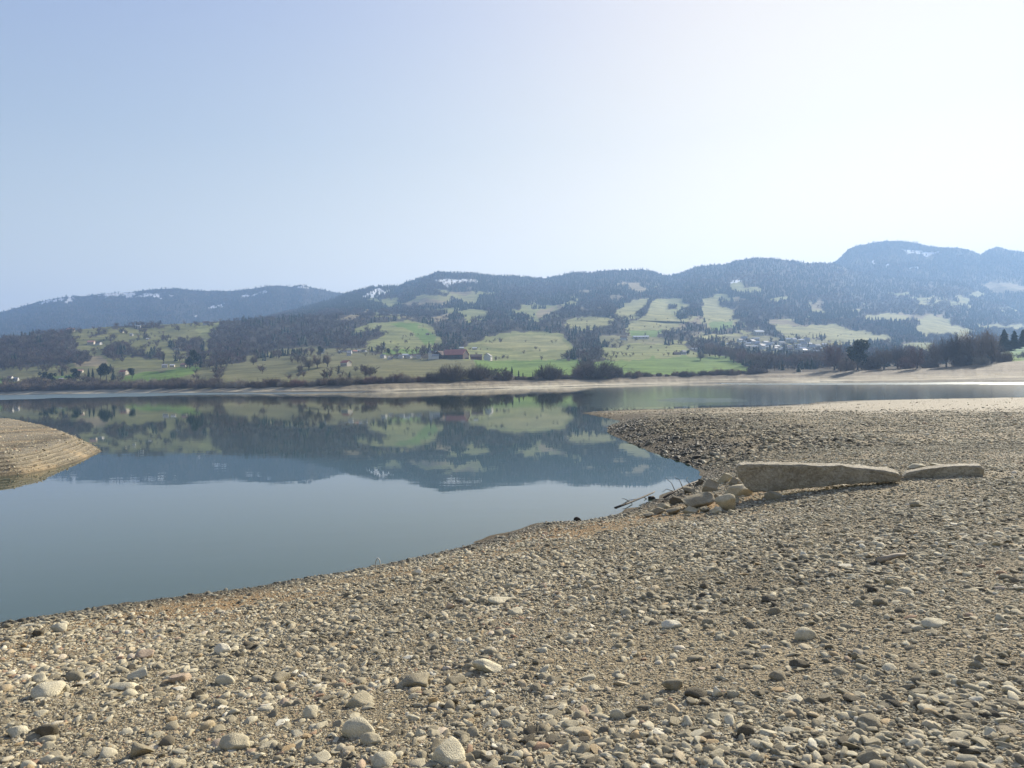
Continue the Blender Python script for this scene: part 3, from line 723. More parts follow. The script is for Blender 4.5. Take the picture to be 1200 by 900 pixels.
# ---- land cover: colours of the ground itself, as patches of meadow, field, clearing and snow
GREEN = (.125, .19, .048); OLIVE = (.20, .21, .085); DULL = (.155, .15, .075); TAN = (.24, .20, .125); SNOW = (.66, .67, .69); FLOOR = (.062, .053, .04); PALEG = (.24, .235, .105)
MEADOWS = [
 (GREEN, [(392, 437), (405, 428.5), (430, 425), (470, 424), (520, 422.5), (520, 431), (480, 433), (430, 435)]),
 (DULL, [(-300, 440), (0, 436), (100, 432), (230, 432), (290, 425), (380, 416), (430, 416), (510, 421), (560, 421), (560, 446), (450, 448), (350, 452), (250, 454), (0, 460), (-300, 460)]),
 (GREEN, [(555, 421.5), (640, 420.5), (680, 423), (690, 440), (560, 441)]),
 (GREEN, [(698, 425), (722, 424), (755, 422), (800, 419), (850, 420), (887, 434.5), (870, 437.5), (730, 440), (690, 442)]),
 (OLIVE, [(704, 406.5), (755, 405), (800, 406), (822, 415), (850, 420), (800, 420), (722, 425), (704, 420)]),
 (OLIVE, [(530, 412), (545, 406), (560, 400), (575, 395), (595, 391), (640, 389), (662, 395), (672, 405), (675, 415), (655, 421), (540, 421), (528, 418)]),
 (PALEG, [(565, 405), (600, 396), (650, 394), (668, 405), (670, 412), (620, 410), (590, 409)]),
 (GREEN, [(450, 411), (515, 410), (512, 415.5), (450, 417)]),
 (OLIVE, [(405, 389), (425, 382), (440, 378), (480, 377), (505, 383), (518, 395), (512, 410), (450, 412), (430, 413), (430, 398), (450, 393), (440, 387), (415, 391)]),
 (GREEN, [(450, 381), (478, 379), (497, 385), (512, 393), (512, 403), (495, 402), (480, 388)]),
 (DULL, [(285, 420), (330, 408), (370, 404), (400, 406), (430, 411), (440, 418), (400, 420), (340, 424), (290, 428)]),
 (PALEG, [(663, 385), (665, 376), (680, 370.5), (715, 373), (722, 377), (702, 386), (680, 388)]),
 (PALEG, [(717, 372), (730, 357), (745, 351), (757, 349), (762, 350), (752, 365), (735, 374)]),
 (PALEG, [(738, 393), (733, 381), (752, 372), (760, 362), (764, 353), (784, 352), (783, 362), (796, 374), (792, 388), (770, 393)]),
 (GREEN, [(738, 388), (775, 386), (770, 396), (740, 396)]),
 (DULL, [(703, 395), (745, 393), (775, 395), (790, 403), (775, 405), (704, 404)]),
 (PALEG, [(819, 350), (842, 349), (840, 357), (856, 362), (864, 372), (845, 380), (828, 386), (826, 370)]),
 (GREEN, [(832, 378), (856, 375), (860, 382), (840, 388), (830, 387)]),
 (PALEG, [(820, 394), (860, 390), (900, 395), (897, 402), (850, 401), (825, 399)]),
 (PALEG, [(904, 378), (932, 383), (950, 380), (978, 380), (996, 386), (1045, 397), (1047, 402), (1000, 402), (985, 396), (950, 394), (918, 393)]),
 (OLIVE, [(853, 331), (866, 328), (873, 338), (891, 337), (893, 342), (873, 345), (857, 343)]),
 (PALEG, [(1074, 386), (1083, 370), (1110, 372), (1114, 380), (1130, 385), (1150, 390), (1140, 393), (1080, 393)]),
 (PALEG, [(1000, 373), (1040, 366), (1072, 374), (1062, 378), (1020, 375)]),
 (TAN, [(1146, 333), (1175, 332), (1230, 337), (1230, 341), (1165, 343)]),
 (TAN, [(486, 356), (500, 350.5), (525, 352), (529, 357), (495, 360)]),
 (TAN, [(499, 378), (514, 369), (530, 366), (531, 371), (512, 379)]),
 (OLIVE, [(532, 364), (558, 362), (576, 366), (571, 372), (550, 379), (544, 370)]),
 (TAN, [(626, 371), (632, 363), (648, 361), (647, 369)]),
 (OLIVE, [(594, 374), (597, 370), (604, 371), (602, 376)]),
 (TAN, [(724, 335), (730, 330), (753, 331), (751, 336), (761, 341), (745, 344), (735, 337)]),
 (TAN, [(674, 342), (692, 339), (703, 341.5), (690, 343)]),
 (TAN, [(389, 375), (412, 368.5), (430, 364), (433, 368), (410, 375)]),
 (OLIVE, [(228, 380), (258, 377), (254, 388), (232, 396)]),
 (TAN, [(85, 424), (100, 416), (120, 420), (125, 428), (100, 431), (88, 430)]),
 (GREEN, [(60, 441), (85, 438.5), (90, 443), (62, 445)]),
 (GREEN, [(135, 447), (165, 438), (200, 436), (228, 430), (235, 436), (200, 446), (150, 450)]),
 (GREEN, [(-60, 450), (0, 445), (22, 445), (20, 450), (0, 452)]),
 (TAN, [(200, 405), (225, 401), (232, 408), (205, 412)]),
 (GREEN, [(1170, 424), (1172, 414), (1185, 407), (1210, 398), (1400, 380), (1400, 418), (1200, 424)]),
]
FOREST_NEAR = [
 [(-300, 405), (0, 397), (40, 391), (73, 389), (82, 397), (90, 405), (88, 415), (108, 418), (110, 424), (84, 428), (0, 433), (-300, 440)],
 [(118, 416), (135, 406), (152, 407), (156, 417), (130, 423)], [(155, 416), (190, 415), (192, 420), (155, 421)], [(104, 394), (120, 388), (125, 393), (108, 398)],
 [(192, 407), (215, 401), (240, 396), (238, 428), (225, 425), (218, 412), (200, 411)], [(130, 381), (170, 381), (200, 381), (188, 385), (135, 385)],
]
SNOWS = [
 [(76, 355), (82, 347), (86, 349), (81, 356)], [(112, 346), (130, 343.5), (150, 342), (160, 343), (157, 348), (150, 350), (147, 347), (120, 347)], [(160, 347), (170, 344.5), (189, 344.5), (187, 350), (180, 347), (166, 348)], [(198, 346), (203, 345.5), (202, 348)],
 [(283, 347), (303, 343.5), (300, 347), (284, 348.5)], [(240, 361), (262, 356), (261, 359), (245, 362)], [(348, 337.5), (352, 334), (357, 334), (362, 337)], [(227, 371), (233, 369), (232, 372)], [(308, 343), (311, 340), (312, 344)],
 [(417, 350), (428, 345), (438, 340), (446, 338), (450, 341), (459, 339), (456, 343), (446, 346), (436, 349)], [(399, 356), (408, 352.5), (406, 356)],
 [(507, 328), (520, 327), (562, 328), (561, 332), (540, 331), (532, 333), (526, 338), (518, 332)], [(850, 331), (866, 327.5), (870, 330), (855, 333)],
 [(1059, 292), (1066, 293), (1072, 297), (1064, 297)], [(1071, 293), (1082, 295), (1102, 296), (1086, 300), (1074, 297)], [(1020, 307), (1025, 303.5), (1026, 311)], [(1036, 310), (1041, 310), (1040, 313)], [(1066, 314), (1075, 311.5), (1075, 315)],
 [(44, 355), (60, 351), (76, 349), (72, 352), (50, 356)],
]
def jit(px, py):
    return px + (fbm(px / 7, py / 4, 101, 4) - .5) * 13, py + (fbm(px / 9, py / 5, 103, 4) - .5) * 6.5
def cover(px, py, which):
    """(albedo, forest?) of the land seen at that photo position; used once, at build time, to lay out the fields"""
    qx, qy = jit(px, py)
    col = np.tile(np.array(FLOOR), px.shape + (1,)).astype(float); forest = np.ones(px.shape, bool)
    if which == 'near':
        left = qx < 246
        right = False
        base_m = left
        col[base_m] = np.array(OLIVE) * np.array([.80, .76, .80]); forest[base_m] = False
    if which in ('near', 'mid'):
        band = smooth(330, 352, qy) * smooth(425, 404, qy) * smooth(400, 470, qx)
        f_ = fbm(qx / 24, qy / 6.5, 401, 4) * (.62 + .38 * band)
        pick = vnoise(qx / 30, qy / 10, 402)
        k_ = (f_ > .58) & (qx > 300) & ~((qx > 460) & (qx < 735) & (qy > 374))
        col[k_] = np.where(pick[k_][:, None] > .62, np.array(OLIVE), np.where(pick[k_][:, None] > .35, np.array(PALEG) * .9, np.array(TAN) * .8)); forest[k_] = False
    for c_, poly in MEADOWS:
        k_ = inside(qx, qy, poly)
        col[k_] = c_; forest[k_] = False
    if which == 'near':
        for poly in FOREST_NEAR:
            k_ = inside(qx, qy, poly); col[k_] = FLOOR; forest[k_] = True
        clump = (fbm(px / 13, py / 4.2, 211, 4) > .675) & left & (py > 380)
        forest |= clump
        for vil in ([(846, 394), (880, 392), (975, 398), (970, 416), (900, 416), (848, 408)], [(396, 410), (432, 407), (432, 416), (398, 419)]):
            k_ = inside(px, py, vil); forest[k_] &= fbm(px / 3, py / 3, 9)[k_] > .62; col[k_] = DULL
        clump |= (fbm(px / 16, py / 4.5, 215, 4) > .60) & (qx > 225) & (qx < 455) & (qy > 411) & (qy < 446) & ~((qx > 385) & (qy > 421) & (qy < 436))
        forest |= clump
        hed = (np.abs(((qy + 5 * fbm(px / 30, py / 9, 301, 3)) % 8.5) - 4) < .55) & (fbm(px / 11, py / 7, 305, 3) > .50) & (qy < 424)
        cover.small = (hed | clump) & ~forest
        forest |= hed
        lone = (_hash(np.floor(px * 1.3).astype(np.int64), np.floor(py * 2).astype(np.int64), 5) < .02) & (qy < 423); cover.small |= lone & ~forest; forest |= lone
        bank = interp(px, BANK); forest &= py < bank - 1.5
    for poly in SNOWS:
        k_ = inside(px + (fbm(px / 4, py / 2, 7, 3) - .5) * 9, py + (fbm(px / 4, py / 2, 17, 3) - .5) * 4, poly); col[k_] = SNOW; forest[k_] = _hash(np.floor(px[k_] * 2).astype(np.int64), np.floor(py[k_] * 3).astype(np.int64), 77) < .18
    return col, forest

M_LAND, nt, bs = new_mat('hillside_land')
at = nd(nt, 'ShaderNodeAttribute', attribute_name='cover')
geo = nd(nt, 'ShaderNodeNewGeometry')
f1 = noise_n(nt, geo.outputs['Position'], .03, 6, .65); f2 = noise_n(nt, geo.outputs['Position'], .25, 5, .7)
mp = nd(nt, 'ShaderNodeMapping'); mp.inputs['Scale'].default_value = (.02, .12, .12); nt.links.new(geo.outputs['Position'], mp.inputs[0])
f3 = noise_n(nt, mp.outputs[0], 1.0, 4, .6)
c = mix(nt, 1.0, at.outputs['Color'], ramp(nt, f1, [(.3, (.74, .78, .78)), (.7, (1.25, 1.2, 1.15))]), 'MULTIPLY')
c = mix(nt, 1.0, c, ramp(nt, f2, [(.3, (.82, .82, .82)), (.7, (1.18, 1.18, 1.18))]), 'MULTIPLY')
c = mix(nt, 1.0, c, ramp(nt, f3, [(.35, (.72, .74, .74)), (.6, (1.14, 1.14, 1.14))]), 'MULTIPLY')
nt.links.new(c, bs.inputs['Base Color']); bs.inputs['Roughness'].default_value = .95; bs.inputs['Specular IOR Level'].default_value = .05

def terrain(name, label, px0, px1, stepx, rows_fn, pt_fn, which, tail):
    pxs = np.arange(px0, px1 + .1, stepx)
    rows = rows_fn(pxs)                           # (nrow, ncol) photo y
    PXg = np.broadcast_to(pxs, rows.shape)
    Pt = pt_fn(PXg, rows)
    col, _ = cover(PXg.copy(), rows, which)
    pts = [Pt]; cols = [col]
    if tail is not None:                          # the back of the hill, falling away behind its crest
        top = Pt[-1]
        for dd, dz in tail:
            q_ = top.copy(); s_ = (q_[:, 1] + dd) / q_[:, 1]; q_[:, 0] *= s_; q_[:, 1] += dd; q_[:, 2] = np.maximum(q_[:, 2] + dz, 0)
            pts.append(q_[None]); cols.append(np.broadcast_to(np.array(FLOOR), (1,) + q_.shape))
    V = np.concatenate(pts, 0); Cc = np.concatenate(cols, 0)
    nr_, nc_ = V.shape[:2]; fi_ = np.arange(nr_ * nc_).reshape(nr_, nc_)
    ff = np.stack([fi_[:-1, :-1], fi_[:-1, 1:], fi_[1:, 1:], fi_[1:, :-1]], -1).reshape(-1, 4)
    ob = mesh_obj(name, V.reshape(-1, 3), ff, M_LAND, smooth_=True)
    set_attr(ob.data, 'cover', 'FLOAT_COLOR', np.concatenate([Cc.reshape(-1, 3), np.ones((nr_ * nc_, 1))], 1).astype(np.float32))
    tag(ob, label, None, None, 'structure'); return ob
lin = lambda a, b, n: a[None] + (b - a)[None] * np.linspace(0, 1, n)[:, None]
terrain('hillside', 'meadows and woods rising from the far shore', -300, 1500, 1.5, lambda x: lin(interp(x, BANK), interp(x, CREST), 130), near_hill, 'near', [(60, -8), (200, -40), (400, -60)])
terrain('hill', 'forested middle mountain with clearings', 250, 1400, 1.5, lambda x: lin(interp(x, CREST) + 8, interp(x, SKY_B), 110), mid_hill, 'mid', [(150, -10), (500, -120)])
terrain('mountain', 'far snow-patched ridge', -300, 520, 1.5, lambda x: lin(np.full(x.shape, 412.0), interp(x, SKY_C), 90), left_far, 'far', [(200, -20), (600, -150)])
terrain('mountain', 'high far mountain on the sunny side', 930, 1500, 1.5, lambda x: lin(np.full(x.shape, 372.0), interp(x, SKY_A), 90), right_far, 'far', [(200, -20), (600, -150)])

# ---- bare drawdown bank along the far shore
pxs = np.arange(-300, 1501, 1.5); nrow = 26
ww = interp(pxs, W_LINE); bb = interp(pxs, BANK)
top = near_hill(pxs, bb); Ds = shore_D(pxs); bot = on_z(pxs, ww)
Vb = []
for j in range(nrow):
    s_ = j / (nrow - 1)
    if s_ < .1: q_ = bot.copy(); q_[:, 1] -= 12 * (1 - s_ / .1); q_[:, 2] = -1.5 * (1 - s_ / .1)
    else:
        t_ = (s_ - .1) / .9
        q_ = bot * (1 - t_) + top * t_
        sl = ((fbm(pxs / 22, np.full(pxs.shape, 3.0), 31, 4) - .5) * .8 + (fbm(pxs / 6, np.full(pxs.shape, t_ * 3), 32, 3) - .5) * .4) * (1 - .75 * smooth(880, 960, pxs))
        prof = t_ ** 1.0 + .22 * np.sin(math.pi * t_) * np.clip(sl * 1.5, -1, 1)
        q_[:, 2] = bot[:, 2] * (1 - prof) + top[:, 2] * prof
        q_[:, 2] += math.sin(math.pi * t_) * sl * .5
    Vb.append(q_)
Vb = np.stack(Vb); fi_ = np.arange(nrow * len(pxs)).reshape(nrow, len(pxs))
ff = np.stack([fi_[:-1, :-1], fi_[:-1, 1:], fi_[1:, 1:], fi_[1:, :-1]], -1).reshape(-1, 4)
M_BANK, nt, bs = new_mat('bare_lake_bank')
geo = nd(nt, 'ShaderNodeNewGeometry'); mp = nd(nt, 'ShaderNodeMapping'); mp.inputs['Scale'].default_value = (.012, .012, 1.1); nt.links.new(geo.outputs['Position'], mp.inputs[0])
f1 = noise_n(nt, mp.outputs[0], 1.0, 5, .65); f2 = noise_n(nt, geo.outputs['Position'], .12, 6, .7)
f3 = noise_n(nt, geo.outputs['Position'], .012, 3, .5)
c = ramp(nt, f1, [(.32, (.13, .113, .08)), (.5, (.22, .196, .142)), (.68, (.40, .37, .285))])
c = mix(nt, 1.0, c, ramp(nt, f2, [(.3, (.72, .72, .70)), (.5, (1, 1, 1)), (.7, (1.15, 1.15, 1.15))]), 'MULTIPLY')
c = mix(nt, 1.0, c, ramp(nt, f3, [(.35, (.75, .73, .70)), (.6, (1.1, 1.1, 1.1))]), 'MULTIPLY')
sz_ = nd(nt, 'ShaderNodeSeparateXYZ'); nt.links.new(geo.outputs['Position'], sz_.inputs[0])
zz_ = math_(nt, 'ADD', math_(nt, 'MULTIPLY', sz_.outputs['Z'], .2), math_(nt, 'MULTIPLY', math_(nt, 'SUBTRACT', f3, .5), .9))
c = mix(nt, 1.0, c, ramp(nt, zz_, [(.02, (.55, .54, .52)), (.07, (1.45, 1.44, 1.4)), (.35, (1.1, 1.07, 1.0)), (.75, (.44, .39, .33))]), 'MULTIPLY')  # pale sediment low down; tree shade painted into the brown of the upper bank
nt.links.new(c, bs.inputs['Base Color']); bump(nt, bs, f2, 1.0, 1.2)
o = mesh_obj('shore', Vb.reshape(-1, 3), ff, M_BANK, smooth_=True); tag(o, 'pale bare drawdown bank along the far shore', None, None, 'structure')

# ================================================================== WATER
WY = np.concatenate([np.linspace(2, 60, 60), np.geomspace(61, 760, 150)]); WX = np.linspace(-1.5, 1.5, 300)
YY, UU = np.meshgrid(WY, WX, indexing='ij'); XX = UU * (YY + 30); V = np.stack([XX, YY, np.zeros_like(XX)], -1)
upx, upy = project(V.reshape(-1, 3))
ruf = np.zeros(len(upx))
def band_(poly, val, edge=.7):
    global ruf
    cx = upx + (fbm(upx / 40, upy / 1.5, 5, 3) - .5) * 30; cy = upy + (fbm(upx / 60, upy / 2.0, 9, 3) - .5) * 1.4
    ruf = np.maximum(ruf, inside(cx, cy, poly) * val)
band_([(-400, 472), (-400, 464), (0, 462), (260, 459.5), (430, 458.5), (420, 460), (250, 462.5), (120, 465.5), (0, 468.5)], 1.0)
band_([(840, 449.2), (960, 448.6), (1300, 447.5), (1300, 450.6), (960, 451), (850, 450.5)], 1.0)
band_([(690, 455), (900, 450), (1400, 448), (1400, 470), (960, 473), (690, 478)], .30)
ruf = np.maximum(ruf, .10 * smooth(492, 468, upy) * smooth(.35, .6, fbm(upx / 90, upy / 5, 19, 3)))
ruf = np.maximum(ruf, .05 * smooth(.52, .62, fbm(upx / 160, upy / 14, 23, 3)))
band_([(760, 469), (800, 466), (870, 467), (880, 470), (800, 472)], .5)
fi_ = np.arange(len(WY) * len(WX)).reshape(len(WY), len(WX))
ff = np.stack([fi_[:-1, :-1], fi_[:-1, 1:], fi_[1:, 1:], fi_[1:, :-1]], -1).reshape(-1, 4)
M_WATER, nt, bs = new_mat('lake_water')
ra = nd(nt, 'ShaderNodeAttribute', attribute_name='ruffle').outputs['Fac']
bs.inputs['Base Color'].default_value = (.022, .044, .030, 1); bs.inputs['Specular Tint'].default_value = (.90, 1, .93, 1); bs.inputs['IOR'].default_value = 1.55; bs.inputs['Specular IOR Level'].default_value = .5
geo = nd(nt, 'ShaderNodeNewGeometry')
mp = nd(nt, 'ShaderNodeMapping'); mp.inputs['Scale'].default_value = (.35, 1.0, 1); nt.links.new(geo.outputs['Position'], mp.inputs[0])
w1 = noise_n(nt, mp.outputs[0], .9, 3, .5); w2 = noise_n(nt, geo.outputs['Position'], .06, 2, .5)
st = ramp(nt, w2, [(.4, (.25,) * 3), (.65, (1,) * 3)])
bn = nd(nt, 'ShaderNodeBump', i_Distance=.010); nt.links.new(w1, bn.inputs['Height'])
nt.links.new(math_(nt, 'ADD', math_(nt, 'MULTIPLY', st, .35), math_(nt, 'MULTIPLY', ra, .6)), bn.inputs['Strength'])
nt.links.new(bn.outputs[0], bs.inputs['Normal'])
rr = math_(nt, 'ADD', math_(nt, 'MULTIPLY', ra, .30), .012); nt.links.new(rr, bs.inputs['Roughness'])
o = mesh_obj('water', V.reshape(-1, 3), ff, M_WATER, smooth_=True); set_attr(o.data, 'ruffle', 'FLOAT', ruf.astype(np.float32))
tag(o, 'calm lake mirroring the hills', None, None, 'structure')

# ================================================================== TREES
def cone_layers(h, r, n, seed, base=.12, k=9):
    g = np.random.default_rng(seed); V_, F2 = [], []
    for i in range(n):
        t0 = base + (1 - base) * i / n; t1 = min(1.0, t0 + (1 - base) / n * 1.9)
        rr_ = r * (1 - t0) ** .85 * g.uniform(.8, 1.15) + .04 * r
        b0 = len(V_)
        for j in range(k):
            a = 2 * math.pi * (j + g.uniform(-.25, .25)) / k + i
            q_ = rr_ * g.uniform(.62, 1.2)
            V_.append((q_ * math.cos(a), q_ * math.sin(a), h * (t0 - .03 * g.uniform(0, 1.4))))
        V_.append((g.normal(0, .02 * r), g.normal(0, .02 * r), h * t1)); 
        for j in range(k): F2.append((b0 + j, b0 + (j + 1) % k, b0 + k))
    return V_, F2
def ribbon(V_, F2, p, d, L, w, g):
    d = d / (np.linalg.norm(d) + 1e-9); s_ = np.cross(d, g.normal(size=3)); s_ /= np.linalg.norm(s_) + 1e-9
    b0 = len(V_); e = p + d * L
    V_ += [tuple(p - s_ * w), tuple(p + s_ * w), tuple(e + s_ * w * .35), tuple(e - s_ * w * .35)]; F2.append((b0, b0 + 1, b0 + 2, b0 + 3))
    return e
def trunk_v(h, r, g, k=6):
    V_, F2 = [], []
    for i, t in enumerate((0, .15, .5, 1)):
        for j in range(k):
            a = 2 * math.pi * j / k; rr_ = r * (1.35 if i == 0 else 1 - .75 * t)
            V_.append((rr_ * math.cos(a) + .3 * r * t * math.sin(3 * t), rr_ * math.sin(a), h * t))
    for i in range(3):
        for j in range(k): F2.append((i * k + j, i * k + (j + 1) % k, (i + 1) * k + (j + 1) % k, (i + 1) * k + j))
    return V_, F2
def bare_crown(h, rad, n_limb, n_twig, seed, w, base=.22, flat=1.0):
    """limbs fan out from the stem, every limb carries branches and a haze of twigs"""
    g = np.random.default_rng(seed); V_, F2 = [], []
    for i in range(n_limb):
        t0 = base + (0.55) * g.uniform(0, 1); a = g.uniform(0, 2 * math.pi)
        up = g.uniform(.45, 1.5); d = np.array([math.cos(a), math.sin(a), up * flat])
        p = np.array([0, 0, h * t0]); L = min((h - p[2]) / max(d[2] / np.linalg.norm(d), .25), rad * 1.25 * g.uniform(.75, 1.05))
        e = ribbon(V_, F2, p, d, L, w * 2.2, g); dn_ = d / np.linalg.norm(d)
        for j in range(n_twig):
            s_ = g.uniform(.22, 1.0); q_ = p + dn_ * L * s_
            dd_ = dn_ * .8 + g.normal(0, .62, 3); dd_[2] += .28
            l2 = L * g.uniform(.16, .42) * (1.15 - .5 * s_)
            e2 = ribbon(V_, F2, q_, dd_, l2, w, g)
            for _ in range(2):
                ribbon(V_, F2, q_ + (e2 - q_) * g.uniform(.3, 1), dd_ / np.linalg.norm(dd_) + g.normal(0, .6, 3) + (0, 0, .2), l2 * g.uniform(.3, .7), w * .7, g)
    return V_, F2
def mound_crown(h, rx, n_, seed, w, z0=.0, zc=.3, lobes=7, ln=.16):
    """an uneven dome of fine upward-fanning twigs made of several overlapping heads"""
    g = np.random.default_rng(seed); V_, F2 = [], []
    heads = [(0, 0, zc, rx * .75, h - zc)]
    for i in range(lobes):
        a = g.uniform(0, 6.28); r = rx * g.uniform(.25, .72); q = g.uniform(.6, 1.0) if zc < .4 else g.uniform(.82, 1.05)
        heads.append((r * math.cos(a), r * math.sin(a), zc * g.uniform(.7, 1.1), rx * g.uniform(.28, .5), (h - zc) * q * (1.05 - (.5 if zc < .4 else .28) * r / rx)))
    for i in range(n_):
        hx, hy, hz_, hr, hh = heads[i % len(heads)]
        d = g.normal(size=3); d[2] = d[2] * .9 + .25; d /= np.linalg.norm(d)
        f = g.uniform(.25, 1.0) ** .6
        p = np.array([hx + d[0] * hr * f, hy + d[1] * hr * f, hz_ + d[2] * (hh if d[2] > 0 else hz_ - z0) * f])
        if p[2] < z0: continue
        dd = d + g.normal(0, .5, 3) + (0, 0, .35)
        L = ln * g.uniform(.5, 1.1)
        ribbon(V_, F2, p - dd / np.linalg.norm(dd) * L, dd, L, w * g.uniform(.6, 1.2), g)
    for hx, hy, hz_, hr, hh in heads:
        for _ in range(4):
            e = np.array([hx + g.normal(0, hr * .5), hy + g.normal(0, hr * .5), hz_ + hh * g.uniform(.3, .8)]); b = np.array([g.normal(0, .03), g.normal(0, .03), z0])
            ribbon(V_, F2, b, e - b, float(np.linalg.norm(e - b)), .016, g)
    return V_, F2
def leaf_crown(h, rx, n_, seed, size, base=.1):
    g = np.random.default_rng(seed); V_, F2 = [], []
    lob = [(g.normal(0, rx * .42), g.normal(0, rx * .42), h * g.uniform(base + .25, .86), rx * g.uniform(.35, .62)) for _ in range(11)]
    for i in range(n_):
        l_ = lob[i % len(lob)]; d = g.normal(size=3); d /= np.linalg.norm(d)
        p = np.array(l_[:3]) + d * l_[3] * g.uniform(.55, 1.05) * np.array([1, 1, 1.15])
        if p[2] < h * base * .5 or p[2] > h: continue
        a = g.normal(size=3); a /= np.linalg.norm(a); b_ = np.cross(a, g.normal(size=3)); b_ /= np.linalg.norm(b_) + 1e-9
        b0 = len(V_); V_ += [tuple(p + a * size), tuple(p + b_ * size * .8), tuple(p - a * size), tuple(p - b_ * size * .8)]; F2.append((b0, b0 + 1, b0 + 2, b0 + 3))
    return V_, F2
def proto_mesh(name, parts):
    V_, F2, mi, mats = [], [], [], []
    for (v_, f_), mt in parts:
        o_ = len(V_); V_ += list(v_); F2 += [tuple(i + o_ for i in p) for p in f_]; mi += [len(mats)] * len(f_); mats.append(mt)
    return mesh_obj(name, V_, F2, mats, False, False, mi)

# unit-height (1 m) shapes for the woods
WOOD_SHAPES = []
for k_ in range(4):
    WOOD_SHAPES.append(proto_mesh('wood_a%d' % k_, [(cone_layers(1, [.21, .27, .19, .30][k_], 5, 40 + k_, .06, 8), M_NEEDLE)]))
MD = [M_TWIG, M_TWIGRED, M_TWIGDARK, M_TWIGPALE]
MW = [simple_mat('wood_twigs', (.135, .108, .088), .9, .15, .3, .12), simple_mat('wood_twigs_red', (.15, .10, .088), .9, .15, .3, .12), simple_mat('wood_twigs_dark', (.09, .073, .06), .9, .15, .3, .12), simple_mat('wood_twigs_pale', (.17, .148, .12), .9, .15, .3, .12)]
for k_ in range(6):
    WOOD_SHAPES.append(proto_mesh('wood_b%d' % k_, [(bare_crown(1, .42 + .04 * (k_ % 3), 13, 7, 60 + k_, .013, .15), MW[[0, 2, 1, 0, 2, 3][k_]]), (trunk_v(.6, .028, None, 4), M_TRUNK)]))

def wood_points(fn, which, n_, x0, x1, ylo, yhi, seed):
    g = np.random.default_rng(seed)
    px = g.uniform(x0, x1, n_); t = g.uniform(0, 1, n_)
    lo = ylo(px); hi = yhi(px); py = lo + (hi - lo) * t
    _, fo = cover(px, py, which)
    px, py = px[fo], py[fo]
    wood_points.small = cover.small[fo] if which == 'near' else None
    return px, py, fn(px, py)
pos, hts, idx_ = [], [], []
# first hillside
px, py, Pn = wood_points(near_hill, 'near', 26000, -280, 1480, lambda x: interp(x, BANK) - 3, lambda x: interp(x, CREST), 5)
con = fbm(px / 16, py / 6, 88, 4) + (px - 600) / 6000 + np.where(px < 330, -.10, -.07)
isc = (rng.uniform(0, 1, len(px)) < smooth(.42, .62, con)) & ~wood_points.small
small_ = np.where(wood_points.small, rng.uniform(.3, .75, len(px)), 1.0)
pos.append(Pn); hts.append(np.where(isc, rng.uniform(3.8, 10.5, len(px)), rng.uniform(4.5, 9, len(px))) * small_ * np.interp(Pn[:, 1], [400, 900], [.75, 1.05])); idx_.append(np.where(isc, rng.integers(0, 4, len(px)), rng.integers(4, 10, len(px))))
# middle mountain
px, py, Pn = wood_points(mid_hill, 'mid', 52000, 255, 1395, lambda x: interp(x, CREST) + 6, lambda x: interp(x, SKY_B) + .2, 6)
isc = rng.uniform(0, 1, len(px)) < smooth(.40, .70, fbm(px / 30, py / 10, 89, 4) + (385 - py) / 350)
pos.append(Pn); hts.append(np.where(isc, rng.uniform(5.5, 12, len(px)), rng.uniform(6, 10, len(px)))); idx_.append(np.where(isc, rng.integers(0, 4, len(px)), rng.integers(4, 10, len(px))))
for fn, sky, x0, x1, y0, n_ in ((left_far, SKY_C, -290, 440, 400, 22000), (right_far, SKY_A, 960, 1480, 366, 18000)):
    px, py, Pn = wood_points(fn, 'far', n_, x0, x1, lambda x: np.full(x.shape, float(y0)), lambda x: interp(x, sky) + .2, 7 + n_)
    pos.append(Pn); hts.append(rng.uniform(6, 12, len(px))); idx_.append(np.where(rng.uniform(0, 1, len(px)) < .8, rng.integers(0, 4, len(px)), rng.integers(4, 10, len(px))))
for q_ in pos: pass
# skyline rows along the ridges
for fn, sky, x0, x1, n_ in ((mid_hill, SKY_B, 400, 1250, 1300), (left_far, SKY_C, -200, 420, 500), (right_far, SKY_A, 975, 1400, 700)):
    px = rng.uniform(x0, x1, n_); py = interp(px, sky) + rng.uniform(0.2, 1.5, n_)
    _, fo = cover(px, py, 'far'); px, py = px[fo], py[fo]
    g_ = fbm(px / 9, px * 0, 44, 3) > .42; px, py = px[g_], py[g_]
    pos.append(fn(px, py)); hts.append(rng.uniform(4, 9, len(px))); idx_.append(rng.integers(0, 4, len(px)))
pos = np.concatenate(pos); hts = np.concatenate(hts); idx_ = np.concatenate(idx_); n = len(pos)
pos[:, 2] -= .3
scatter('woods', 'mixed bare and conifer woods on the hills', pos, np.stack([rng.normal(0, .04, n), rng.normal(0, .04, n), rng.uniform(0, 6.28, n)], -1),
        np.stack([hts * rng.uniform(.85, 1.25, n)] * 2 + [hts], -1), idx_, WOOD_SHAPES)
print('wood trees', n)

